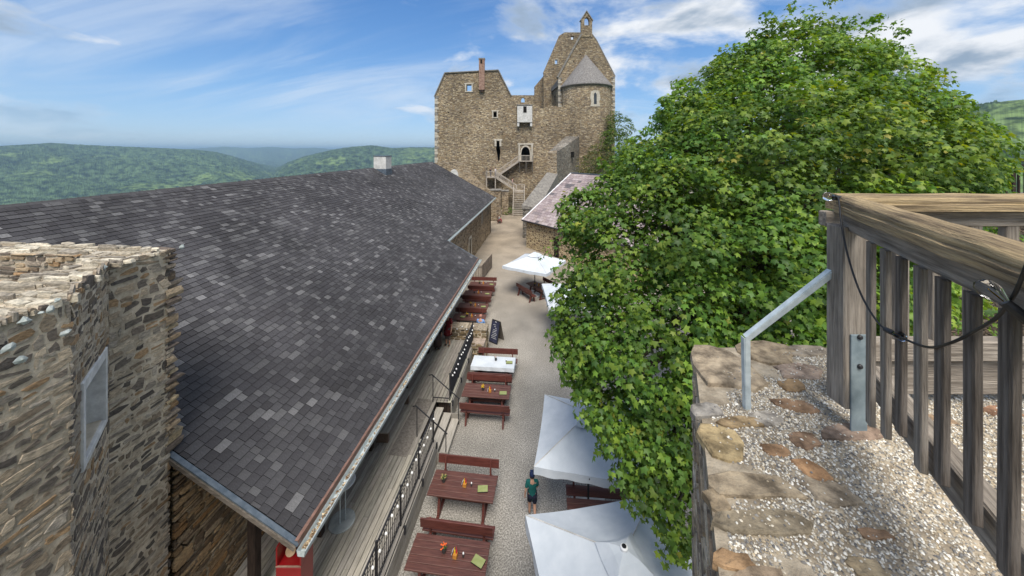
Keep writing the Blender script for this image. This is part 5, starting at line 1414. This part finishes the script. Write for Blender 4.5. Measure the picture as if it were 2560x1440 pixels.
# blackboard stand
bb = thing('blackboard_stand', 'folding blackboard with chalk marks beside the low stone wall', 'sign', (-2.95, 20.55, 0), -.55)
for s_ in (-1, 1):
    Rm = Matrix.Rotation(s_ * .26, 3, 'X')
    p = MB().box((0, s_ * .16, .60), (.62, .025, 1.22), bev=.004, mat=Rm).build('board_frame', 'slope_wood' if s_ > 0 else 'black', bb)
    if s_ < 0:
        M('slate_blue', (.02, .022, .045), (.045, .047, .085), scale=8, rough=.7)
        MB().box((0, s_ * .16 - .018, .60), (.54, .006, 1.10), mat=Rm).build('slate', 'slate_blue', bb)
        ck = MB()
        for k in range(9):
            w_ = rd.uniform(.12, .36); ck.box((rd.uniform(-.08, .08), s_ * .16 - .024 - (.0 + k * .0), .60), (0.001, .001, .001))
            z_ = .95 - k * .085; ck.box((rd.uniform(-.08, .08), -.16 - .0245 + (z_ - .6) * .26, z_), (w_, .003, .018), mat=Matrix.Rotation(rd.uniform(-.12, .12), 3, 'Y'))
        ck.build('chalk_marks', 'white', bb)
        MB().lathe([(.055, 0), (.055, .004), (0, .005)], 14).build('white_disc', 'white', bb)
        o = bb.children[-1]; o.location = (0, -.055, 1.10); o.rotation_euler = (math.radians(90 + 15), 0, 0)
# wooden barrier at the lane
wb = thing('wooden_barrier', 'grey slatted wooden barrier panels standing at the tavern wall', 'barrier', (-6.0, 30.3, 0))
def panel(p, q, h):
    p, q = Vector(p), Vector(q); m2 = int((q - p).length / .13)
    for zz in (.28, h - .12): wpar(MB().bar(p + VZ * zz, q + VZ * zz, .04, .09).build('rail', 'dark_wood'), wb)
    for k in range(m2 + 1):
        r_ = p + (q - p) * k / m2; wpar(MB().box(r_ + VZ * (h / 2 + .05), (.075, .035, h - .05) if abs(q.x - p.x) > abs(q.y - p.y) else (.035, .075, h - .05)).build('slat', 'dark_wood'), wb)
panel((-6.9, 29.7, 0), (-5.55, 29.9, 0), 1.25); panel((-5.5, 29.9, 0), (-5.2, 33.2, 0), 1.3)

# bench in the lane with a seated visitor
make_bench('small dark bench against the ruin pillar in the lane', (-7.55, 54.0, 0), 1, math.radians(-80), L_=1.8)
# ------------------------------------------------------------------ people
def skin_mesh(name, joints, edges, radii, root, sub=1):
    names = list(joints); ix = {n: i for i, n in enumerate(names)}
    me = bpy.data.meshes.new(name); me.from_pydata([joints[n] for n in names], [(ix[a], ix[b]) for a, b in edges], []); me.update()
    ob = bpy.data.objects.new(name, me); COL.objects.link(ob)
    ob.modifiers.new('Skin', 'SKIN'); s_ = ob.modifiers.new('Sub', 'SUBSURF'); s_.levels = sub; s_.render_levels = sub
    sv = me.skin_vertices[0].data
    for n in names:
        r_ = radii[n]; sv[ix[n]].radius = r_ if isinstance(r_, tuple) else (r_, r_); sv[ix[n]].use_root = (n == root)
    dg = bpy.context.evaluated_depsgraph_get(); dg.update()
    out = bpy.data.meshes.new_from_object(ob.evaluated_get(dg)); bpy.data.objects.remove(ob); bpy.data.meshes.remove(me)
    out.polygons.foreach_set('use_smooth', [True] * len(out.polygons)); out.name = name
    return out
def person(label, loc, rz, h, pose='stand', top=('shirt', (.1, .1, .1), .55), bottom=('trousers', (.05, .05, .06), 1.0), hair=(.06, .04, .03), hat=None, ov=None, sleeves=.5, skirt=None, shoes=(.03, .025, .02)):
    t_ = thing('person', label, 'person', loc, rz)
    J = {}
    J['pelvis'] = (0, 0, .53); J['spine'] = (0, -.005, .63); J['chest'] = (0, -.005, .745); J['neck'] = (0, 0, .835); J['head'] = (0, .012, .905); J['crown'] = (0, .008, .955); J['nose'] = (0, .062, .905)
    for s_, k in ((-1, 'l'), (1, 'r')):
        J['sho' + k] = (s_ * .098, -.005, .795); J['elb' + k] = (s_ * .128, -.015, .63); J['wri' + k] = (s_ * .135, .025, .485); J['pal' + k] = (s_ * .137, .038, .445)
        J['hip' + k] = (s_ * .05, 0, .505); J['kne' + k] = (s_ * .054, .01, .285); J['ank' + k] = (s_ * .055, -.008, .045); J['toe' + k] = (s_ * .062, .085, .018)
    if pose == 'walk':
        J['knel'] = (-.05, .055, .29); J['ankl'] = (-.05, .085, .05); J['toel'] = (-.052, .17, .03); J['kner'] = (.052, .0, .28); J['ankr'] = (.052, -.085, .075); J['toer'] = (.056, -.02, .02)
        J['elbl'] = (-.135, -.03, .635); J['wril'] = (-.15, .01, .50); J['pall'] = (-.152, .02, .455); J['elbr'] = (.118, .03, .64); J['wrir'] = (.07, .11, .58); J['palr'] = (.04, .135, .575)
    if pose == 'sit':
        dz = .27 - .53
        for k in J:
            if k[:3] not in ('kne', 'ank', 'toe'): J[k] = (J[k][0], J[k][1] + .03 * (J[k][2] > .6), J[k][2] + dz)
        for s_, k in ((-1, 'l'), (1, 'r')):
            J['hip' + k] = (s_ * .055, .01, .265); J['kne' + k] = (s_ * .065, .23, .285); J['ank' + k] = (s_ * .065, .22, .045); J['toe' + k] = (s_ * .07, .31, .018)
            J['elb' + k] = (s_ * .135, .06, .40); J['wri' + k] = (s_ * .10, .19, .42); J['pal' + k] = (s_ * .08, .235, .425)
    if ov: J.update(ov)
    for s_, k in ((-1, 'l'), (1, 'r')):
        w, p = Vector(J['wri' + k]), Vector(J['pal' + k]); d = (p - w).normalized(); sd = Vector((0, 1, 0)) if abs(d.y) < .8 else Vector((s_ * -1, 0, 0))
        for i, (o_, l_) in enumerate(((-.014, .036), (-.005, .044), (.005, .046), (.014, .040))):
            J['fin%d%s' % (i, k)] = tuple(p + sd * o_ * -1 + d * l_ + Vector((s_ * -.006, 0, 0)))
        J['thu' + k] = tuple(w + d * .03 + sd * .026)
    E_ = [('pelvis', 'spine'), ('spine', 'chest'), ('chest', 'neck'), ('neck', 'head'), ('head', 'crown'), ('head', 'nose')]
    for k in 'lr':
        E_ += [('chest', 'sho' + k), ('sho' + k, 'elb' + k), ('elb' + k, 'wri' + k), ('wri' + k, 'pal' + k), ('pelvis', 'hip' + k), ('hip' + k, 'kne' + k), ('kne' + k, 'ank' + k), ('ank' + k, 'toe' + k), ('wri' + k, 'thu' + k)]
        E_ += [('pal' + k, 'fin%d%s' % (i, k)) for i in range(4)]
    rad = {'pelvis': (.072, .055), 'spine': (.066, .05), 'chest': (.075, .055), 'neck': .030, 'head': (.046, .054), 'crown': (.036, .042), 'nose': .010}
    for k in 'lr':
        rad.update({'sho' + k: .036, 'elb' + k: .025, 'wri' + k: .017, 'pal' + k: (.018, .013), 'hip' + k: .055, 'kne' + k: .037, 'ank' + k: .023, 'toe' + k: .018, 'thu' + k: .0065})
        rad.update({'fin%d%s' % (i, k): .0055 for i in range(4)})
    S = lambda D: {k: tuple(v * h for v in p) for k, p in D.items()}
    RS = lambda D, m=1.0: {k: (tuple(x * h * m for x in r_) if isinstance(r_, tuple) else r_ * h * m) for k, r_ in D.items()}
    put('body', skin_mesh('body', S(J), E_, RS(rad), 'pelvis'), 'skin', t_)
    def cloth(nm, keys, edges, col, m, extra=None, er=None):
        D = {k: J[k] for k in keys}; Rr = {k: rad[k] for k in keys}
        if extra: D.update(extra); Rr.update(er)
        mn = 'cloth_%.3f_%.3f_%.3f' % col
        if mn not in MATS: M(mn, tuple(c * .75 for c in col), col, scale=9, rough=.9, bump=.2)
        return put(nm, skin_mesh(nm, S(D), edges, RS(Rr, m), keys[0]), mn, t_)
    # upper garment
    ks = ['pelvis', 'spine', 'chest', 'shol', 'shor']; ee = [('pelvis', 'spine'), ('spine', 'chest'), ('chest', 'shol'), ('chest', 'shor')]; ex, er = {}, {}
    for k in 'lr':
        a, b = Vector(J['sho' + k]), Vector(J['elb' + k])
        f_ = min(1.0, sleeves * 2); ex['slv' + k] = tuple(a.lerp(b, f_)); er['slv' + k] = .031; ee.append(('sho' + k, 'slv' + k))
        if sleeves > .5: ex['cuf' + k] = tuple(b.lerp(Vector(J['wri' + k]), (sleeves - .5) * 2)); er['cuf' + k] = .024; ee.append(('slv' + k, 'cuf' + k))
    if top[2] < .53:
        ex['hem'] = (0, J['pelvis'][1], top[2] + (J['pelvis'][2] - .53)); er['hem'] = (.078, .062); ee.append(('pelvis', 'hem'))
    cloth(top[0], ks, ee, top[1], 1.30, ex, er)
    if bottom:
        ks = ['pelvis']; ee = []; ex, er = {}, {}
        for k in 'lr':
            hp, kn, an = Vector(J['hip' + k]), Vector(J['kne' + k]), Vector(J['ank' + k])
            ks.append('hip' + k); ee.append(('pelvis', 'hip' + k)); f_ = bottom[2]
            if f_ <= .5: ex['hm' + k] = tuple(hp.lerp(kn, f_ * 2)); er['hm' + k] = .052; ee.append(('hip' + k, 'hm' + k))
            else:
                ks.append('kne' + k); ee.append(('hip' + k, 'kne' + k)); ex['hm' + k] = tuple(kn.lerp(an, (f_ - .5) * 2 * .95)); er['hm' + k] = .034; ee.append(('kne' + k, 'hm' + k))
        cloth(bottom[0], ks, ee, bottom[1], 1.14, ex, er)
    if skirt:
        mn = 'cloth_%.3f_%.3f_%.3f' % skirt[0]
        if mn not in MATS: M(mn, tuple(c * .7 for c in skirt[0]), skirt[0], scale=9, rough=.9, bump=.3)
        MB().lathe([(.085 * h, .58 * h), (.105 * h, .48 * h), (.13 * h, skirt[1] * h), (.12 * h, skirt[1] * h)], 16).build('skirt', mn, t_, smooth=True)
    for k in 'lr':
        mn = 'shoe_%.3f' % shoes[0]
        if mn not in MATS: M(mn, shoes, tuple(c * 1.4 for c in shoes), scale=9, rough=.6)
        D = {'a': J['ank' + k], 'm': tuple((Vector(J['ank' + k]) + Vector(J['toe' + k])) / 2 - Vector((0, 0, .004))), 't': J['toe' + k]}
        put('shoe', skin_mesh('shoe', S(D), [('a', 'm'), ('m', 't')], RS({'a': .028, 'm': .027, 't': .023}), 'a'), mn, t_)
    hd = Vector(J['head']); c = (hd + Vector(J['crown'])) / 2
    hc = hat[0] if hat else hair
    mn = 'hair_%.3f_%.3f_%.3f' % hc
    if mn not in MATS: M(mn, tuple(v * .7 for v in hc), hc, scale=16, rough=.75, bump=.3)
    hb = MB(); n1, n2 = 14, 8; vs = []
    for i in range(n2 + 1):
        el = math.pi / 2 - (math.pi * .60) * i / n2
        for j in range(n1):
            a = 2 * math.pi * j / n1
            front = math.sin(a) > .35 and el < .25
            rr = .90 if front else 1.0
            vs.append(((c.x + .056 * rr * math.cos(el) * math.cos(a)) * h, (c.y - .006 + .062 * rr * math.cos(el) * math.sin(a)) * h, (c.z + .0 + .060 * math.sin(el) + (.02 if front else 0)) * h))
    hb.add(vs, [[i * n1 + j, (i + 1) * n1 + j, (i + 1) * n1 + (j + 1) % n1, i * n1 + (j + 1) % n1] for i in range(n2) for j in range(n1)])
    hb.build('cap' if hat else 'hair', mn, t_, smooth=True)
    if hat:
        yb = -1 if hat[1] == 'back' else 1
        MB().box(((c.x) * h, (c.y + yb * .075) * h, (c.z - .004) * h), (.075 * h, .06 * h, .008 * h), bev=.002).build('cap_peak', mn, t_)
        MB().lathe([(.052 * h, (c.z - .055) * h), (.058 * h, (c.z - .02) * h), (.056 * h, c.z * h)], 14, (c.x * h, (c.y - .004) * h, 0), a0=math.pi * 1.05, a1=math.pi * 1.95).build('hair', 'hair_base' if 'hair_base' in MATS else M('hair_base', (.03, .022, .016), (.06, .045, .03), scale=16, rough=.8), t_)
    return t_
person('child in a long teal t-shirt and navy cap walking away over the gravel', (-.47, 10.75, 0), 0.12, 1.42, 'walk', ('shirt', (.012, .115, .105), .44), ('shorts', (.012, .014, .03), .42), hat=((.018, .03, .085), 'front'), sleeves=.40)
person('man in a light blue shirt sitting at the table beyond the low wall', (-3.98, 20.98, 0), -.1, 1.74, 'sit', ('shirt', (.20, .36, .68), .50), ('trousers', (.03, .035, .06), 1.0), hair=(.42, .20, .15), sleeves=.5)
person('person in a long dark red garment and boots standing at the deck end', (-5.18, 18.3, DZ), math.radians(160), 1.76, 'stand', ('vest', (.17, .018, .022), .46), ('trousers', (.16, .13, .12), .75), sleeves=.45, hair=(.05, .03, .02), skirt=((.15, .016, .02), .34))
person('person in a long grey-brown skirt and dark top standing under the eave', (-5.62, 17.95, DZ), math.radians(175), 1.68, 'stand', ('top', (.035, .03, .035), .50), ('trousers', (.03, .025, .025), 1.0), sleeves=.9, hair=(.03, .02, .015), skirt=((.12, .085, .08), .10))
person('person in pale shirt and red trousers sitting on the bench in the lane', (-7.38, 53.9, 0), math.radians(-78), 1.72, 'sit', ('shirt', (.35, .40, .42), .50), ('trousers', (.25, .03, .04), 1.0), sleeves=.6, hair=(.02, .02, .02))
def so_w(X, Y, z): return C2W(X, Y, z)
person('person in a white shirt on the corner platform of the castle stairs', so_w(-3.0, 65.5, 6.12), 1.2, 1.75, 'stand', ('shirt', (.72, .70, .74), .50), ('trousers', (.10, .10, .14), 1.0), sleeves=.5)
person('person in a dark jacket beside the white-shirted visitor on the castle stairs', so_w(-3.95, 66.1, 6.12), -.8, 1.70, 'stand', ('jacket', (.05, .04, .05), .48), ('trousers', (.06, .06, .08), 1.0), sleeves=.95)
person('person in a pale pink top coming down the castle stairs', so_w(.1, 65.55, 4.25), -1.6, 1.66, 'stand', ('top', (.62, .42, .40), .50), ('trousers', (.12, .12, .15), 1.0), sleeves=.4, hair=(.10, .03, .02))

# ------------------------------------------------------------------ the maple and the shrubs
LPTS = [(0, -.12)] + [(r_ * math.cos(math.radians(a)), r_ * math.sin(math.radians(a))) for a, r_ in ((-16, .62), (10, .50), (35, .95), (62, .58), (90, 1.05))]
LPTS += [(-x_, y_) for (x_, y_) in reversed(LPTS[1:5])]
LV = np.array([(x_, y_, -.22 * (x_ * x_ + (y_ - .2) ** 2) - .16 * abs(x_)) for x_, y_ in LPTS] + [(0, .22, .02)])
NLV = len(LV); LT = np.array([(i, (i + 1) % (NLV - 1), NLV - 1) for i in range(NLV - 1)])
def leaf_material():
    m = bpy.data.materials.new('leaf'); m.use_nodes = True; nt = m.node_tree; N, L = nt.nodes, nt.links
    b = N['Principled BSDF']; b.inputs['Roughness'].default_value = .5; b.inputs['Specular IOR Level'].default_value = .3
    a = N.new('ShaderNodeAttribute'); a.attribute_name = 'col'
    tr = N.new('ShaderNodeBsdfTranslucent'); mx = N.new('ShaderNodeMixShader'); mx.inputs[0].default_value = .34
    hs = N.new('ShaderNodeMixRGB'); hs.blend_type = 'MULTIPLY'; hs.inputs[0].default_value = 1; hs.inputs[2].default_value = (1.9, 1.75, .5, 1)
    L.new(a.outputs['Color'], b.inputs['Base Color']); L.new(a.outputs['Color'], hs.inputs[1]); L.new(hs.outputs[0], tr.inputs['Color'])
    L.new(b.outputs[0], mx.inputs[1]); L.new(tr.outputs[0], mx.inputs[2]); L.new(mx.outputs[0], N['Material Output'].inputs['Surface'])
    MATS['leaf'] = m
leaf_material()
GREENS = np.array([(.105, .170, .024), (.078, .140, .022), (.145, .215, .032), (.058, .112, .022), (.175, .235, .036), (.088, .155, .032), (.24, .235, .04), (.045, .09, .02)])
GW = np.array([5, 5, 4.5, 4, 2.6, 4, .35, 3]); GW = GW / GW.sum()
def foliage(clumps, per_m2, per_spray, size, seed, spread=.24, pal=GREENS, gw=GW, inner=.18, squash=.85, gap=9):
    """leaf frames spread over clumps (cx,cy,cz,r): positions, right/up/normal axes, scale, colour index"""
    rng = np.random.default_rng(seed)
    cl = np.array(clumps, float); P_, O_, T_ = [], [], []
    for k, (x_, y_, z_, r_) in enumerate(cl):
        n = int(4 * math.pi * r_ * r_ * per_m2 / per_spray)
        d = rng.normal(size=(n, 3)); d /= np.linalg.norm(d, axis=1)[:, None]
        lump = 1 + .16 * np.sin(d[:, 0] * 5 + k) * np.sin(d[:, 1] * 4 + 2 * k) + .12 * np.sin(d[:, 2] * 7 + k * 3)
        rr = np.where(rng.random(n) < inner, rng.uniform(.5, .85, n), rng.uniform(.88, 1.10, n)) * lump
        p = cl[k, :3] + d * (r_ * rr)[:, None] * np.array([1, 1, squash])
        q = np.ones(n) * 9
        for j in range(len(cl)):
            if j != k: q = np.minimum(q, np.linalg.norm((p - cl[j, :3]) / np.array([1, 1, squash]), axis=1) / cl[j, 3])
        gapn = np.sin(p[:, 0] * 2.3 + 1.1 * np.sin(p[:, 2] * 1.9)) * np.sin(p[:, 1] * 2.1 + p[:, 2] * 1.3) * np.sin(p[:, 2] * 2.6 + p[:, 0])
        keep = ((q > .80) | (rng.random(n) < .10)) & (gapn < gap)
        P_.append(p[keep]); O_.append(d[keep]); tk = rng.uniform(.84, 1.22); T_.append(np.tile(np.array([tk * rng.uniform(.85, 1.06), tk, tk * .95]), (int(keep.sum()), 1)))
    P_, O_, T_ = np.concatenate(P_), np.concatenate(O_), np.concatenate(T_)
    m = len(P_); S = per_spray
    c = np.repeat(P_, S, 0); o = np.repeat(O_, S, 0)
    ang = (np.arange(m * S) % S) * 2.399 + np.repeat(rng.random(m) * 6.28, S); rad = np.sqrt(rng.random(m * S)) * spread
    axis = o * .6 + np.array([0, 0, .75]); axis /= np.linalg.norm(axis, axis=1)[:, None]
    t1 = np.cross(axis, np.array([.31, .7, .2])); t1 /= np.linalg.norm(t1, axis=1)[:, None]; t2 = np.cross(axis, t1)
    rad_dir = t1 * np.cos(ang)[:, None] + t2 * np.sin(ang)[:, None]
    pos = c + rad_dir * rad[:, None] + axis * (rng.uniform(-.10, .07, m * S) - rad * .35)[:, None]
    nrm = axis * .9 + rad_dir * .38 + rng.normal(size=pos.shape) * .38; nrm /= np.linalg.norm(nrm, axis=1)[:, None]
    tip = rad_dir + o * .5 - np.array([0, 0, .30]) + rng.normal(size=pos.shape) * .3
    tip -= nrm * np.sum(tip * nrm, 1)[:, None]; tip /= np.linalg.norm(tip, axis=1)[:, None]
    rt = np.cross(tip, nrm)
    sc_ = size * rng.uniform(.5, 1.32, len(pos))
    grp = np.repeat(rng.choice(len(pal), m, p=gw), S); own = rng.choice(len(pal), m * S, p=gw)
    ci = np.where(rng.random(m * S) < .55, grp, own)
    return pos, rt, tip, nrm, sc_, ci, np.repeat(T_, S, 0), rng
def leaf_mesh(name, pos, rt, tip, nrm, sc_, col):
    v = pos[:, None] + (LV[None, :, 0:1] * rt[:, None] + LV[None, :, 1:2] * tip[:, None] + LV[None, :, 2:3] * nrm[:, None]) * sc_[:, None, None]
    co = v.reshape(-1, 3).astype(np.float32); n = len(pos)
    f_ = (np.arange(n)[:, None, None] * NLV + LT[None]).reshape(-1, 3).astype(np.int32)
    me = bpy.data.meshes.new(name); me.vertices.add(len(co)); me.vertices.foreach_set('co', co.ravel())
    me.loops.add(f_.size); me.loops.foreach_set('vertex_index', f_.ravel()); me.polygons.add(len(f_))
    me.polygons.foreach_set('loop_start', np.arange(0, f_.size, 3, dtype=np.int32)); me.polygons.foreach_set('loop_total', np.full(len(f_), 3, np.int32))
    me.update(calc_edges=True)
    at = me.attributes.new('col', 'FLOAT_COLOR', 'FACE'); a4 = np.ones((len(f_), 4), np.float32); a4[:, :3] = np.repeat(col, len(LT), 0); at.data.foreach_set('color', a4.ravel())
    me.polygons.foreach_set('use_smooth', [True] * len(f_))
    me.materials.append(MATS['leaf']); return me
# crown clumps: where they stand (photo direction, distance) and radius in photo pixels
CL = [(1990, 190, 11.5, 148), (1880, 235, 11.5, 112), (2105, 215, 11.8, 138), (2220, 300, 12, 120), (2310, 370, 12.3, 100), (2395, 350, 12.6, 55), (2420, 425, 12, 60), (1775, 300, 11.3, 110), (1710, 405, 10.8, 122), (1630, 435, 10.6, 95),
      (1565, 500, 10.3, 92), (1480, 545, 10, 75), (1470, 740, 9.3, 75), (1560, 640, 9.4, 150), (1510, 800, 8.9, 125), (1700, 560, 9.2, 190), (1900, 420, 9.6, 230), (1830, 620, 8.7, 230), (2010, 600, 8.7, 220), (2120, 400, 10, 210), (2230, 430, 10.5, 170),
      (2330, 430, 11, 130), (1680, 790, 8.5, 200), (1850, 800, 8.3, 200), (1980, 760, 8.6, 180), (2090, 740, 9.0, 160), (2180, 700, 9.4, 150), (1600, 900, 8.3, 150), (1545, 975, 8.1, 95), (1610, 1070, 7.9, 120), (1700, 1010, 7.8, 130), (1640, 1180, 7.5, 100),
      (1690, 1280, 7.1, 75), (1730, 1150, 7.6, 100), (1800, 950, 8.0, 150), (1480, 960, 8.4, 42), (1440, 880, 8.7, 55), (2055, 105, 11.8, 52), (1915, 125, 11.6, 50), (1830, 190, 11.5, 55), (2160, 160, 11.9, 55), (1690, 300, 11.2, 50), (1440, 805, 9.1, 55),
      (2000, 900, 8.6, 150), (2150, 860, 9.2, 130), (1870, 190, 12.5, 75), (2030, 330, 12.8, 220), (1860, 430, 13, 210), (2390, 455, 12, 75), (2260, 560, 10.5, 150), (2100, 560, 9.3, 180), (1950, 330, 10.8, 190), (1780, 420, 10.2, 170), (2180, 350, 11.5, 150), (2350, 310, 12.6, 52), (1640, 480, 10, 120), (1440, 515, 10, 52)]
clw = []
for (a, b, t, r_) in CL:
    p = P(a, b, t); clw.append((p.x, p.y, p.z, r_ * t / FPX))
mp_ = thing('maple_tree', 'large dense green maple tree filling the courtyard beside the lookout wall', 'tree', C2W(7.4, 11.6, 0))
pos, rt, tip, nrm, sc_, ci, tint, rng = foliage(clw, 195, 9, .094, 4, inner=.26, gap=.32)
# sprigs rising over the outline
sp_c = []
rs2 = random.Random(8)
for k in range(230):
    a = rs2.choice([c for c in clw if c[2] > 9.5]); th_ = rs2.uniform(0, 6.28)
    sp_c.append((a[0] + math.cos(th_) * a[3] * .7, a[1] + math.sin(th_) * a[3] * .7, a[2] + a[3] * rs2.uniform(.72, 1.05), rs2.uniform(.10, .24)))
q2 = foliage(sp_c, 60, 7, .095, 6, spread=.16)
pos, rt, tip, nrm, sc_, ci, tint = [np.concatenate([u_, v_]) for u_, v_ in zip((pos, rt, tip, nrm, sc_, ci, tint), q2[:7])]
col = GREENS[ci] * rng.uniform(.8, 1.4, (len(ci), 1)) * tint * 1.12
dcam = np.linalg.norm(pos - np.array([0, 0, CAMZ]), axis=1)
tcam = -SA * pos[:, 0] + CA * pos[:, 1]; pxx = 1280 + FPX * (CA * pos[:, 0] + SA * pos[:, 1]) / tcam; pyy = HOR + FPX * (CAMZ - pos[:, 2]) / tcam
inview = (pxx < 1710) & (pyy < 1400)
order = np.argsort(np.where(inview, dcam, dcam + 100))
lm = []
for k in range(len(GREENS)):
    z0 = np.zeros((1, 3)); lm.append(leaf_mesh('leaf', z0, np.array([[1., 0, 0]]), np.array([[0, 1., 0]]), np.array([[0, 0, 1.]]), np.array([1.]), GREENS[k][None]))
for i in order[:300]:
    o = put('leaf', lm[ci[i]]); mw = Matrix((Vector(rt[i]), Vector(tip[i]), Vector(nrm[i]))).transposed().to_4x4() @ Matrix.Scale(float(sc_[i]), 4); mw.translation = Vector(pos[i]); o.matrix_world = mw; wpar(o, mp_)
r_ = order[300:]
o = put('crown', leaf_mesh('crown', pos[r_], rt[r_], tip[r_], nrm[r_], sc_[r_], col[r_]), None, None, 'stuff'); wpar(o, mp_)
NLEAF = len(pos); print('LEAVES', NLEAF)
base = C2W(7.4, 11.6, 0); fork = C2W(7.3, 11.3, 5.2)
wpar(MB().tube([base - VZ * .1, base + VZ * .5, base + VZ * 2.5 + C2W(.1, 0, 0), fork, fork + VZ * 2.5], [.52, .40, .34, .30, .2], 12).build('trunk', 'bark', smooth=True), mp_)
for (x_, y_, z_, rr) in clw:
    e = Vector((x_, y_, z_)); f0 = fork + VZ * rs2.uniform(-.8, 2.2); md = f0.lerp(e, .5) + VZ * rs2.uniform(-.1, .5)
    wpar(MB().tube(smooth([f0, f0.lerp(md, .6), md, e.lerp(md, .3), e], 3), [.13 - .11 * k / 12 for k in range(13)], 6).build('limb', 'bark', smooth=True), mp_)
# shrubs
DRY = np.array([(.15, .14, .05), (.10, .12, .035), (.22, .18, .07), (.07, .10, .03), (.055, .09, .025), (.13, .12, .05), (.2, .17, .05), (.05, .08, .02)])
def shrub(label, cl, size, dens, seed, pal, spray=6):
    t_ = thing('shrub', label, 'shrub', (cl[0][0], cl[0][1], max(0, cl[0][2] - cl[0][3])))
    p_, a_, b_, c_, s_, k_, t0_, g_ = foliage(cl, dens, spray, size, seed, spread=size * 2, pal=pal)
    o_ = put('foliage', leaf_mesh('foliage', p_, a_, b_, c_, s_, pal[k_] * g_.uniform(.75, 1.25, (len(k_), 1))), None, None, 'stuff'); wpar(o_, t_)
    st_ = MB(); 
    for (x_, y_, z_, r0) in cl: st_.tube([(cl[0][0], cl[0][1], max(0, cl[0][2] - cl[0][3] * 1.2)), (x_, y_, z_)], [.06, .02], 5)
    wpar(st_.build('stems', 'bark'), t_)
def pc(px_, py_, t, r0): p = P(px_, py_, t); return (p.x, p.y, p.z, r0)
shrub('dry olive shrub growing against the castle apse', [pc(1478, 408, 62, 2.0), pc(1500, 385, 63, 2.2), pc(1462, 425, 61, 1.4), pc(1512, 420, 62, 2.0)], .16, 22, 71, DRY)
shrub('dark green shrub beside the castle chapel corner', [pc(1538, 300, 66, 1.8), pc(1552, 320, 66, 2.4), pc(1528, 345, 64, 2.0), pc(1545, 380, 64, 3.0)], .18, 20, 72, GREENS * .8)
shrub('low green weeds at the foot of the castle stairs', [pc(1276, 524, 61, .6), pc(1266, 530, 61, .5)], .10, 40, 73, GREENS)
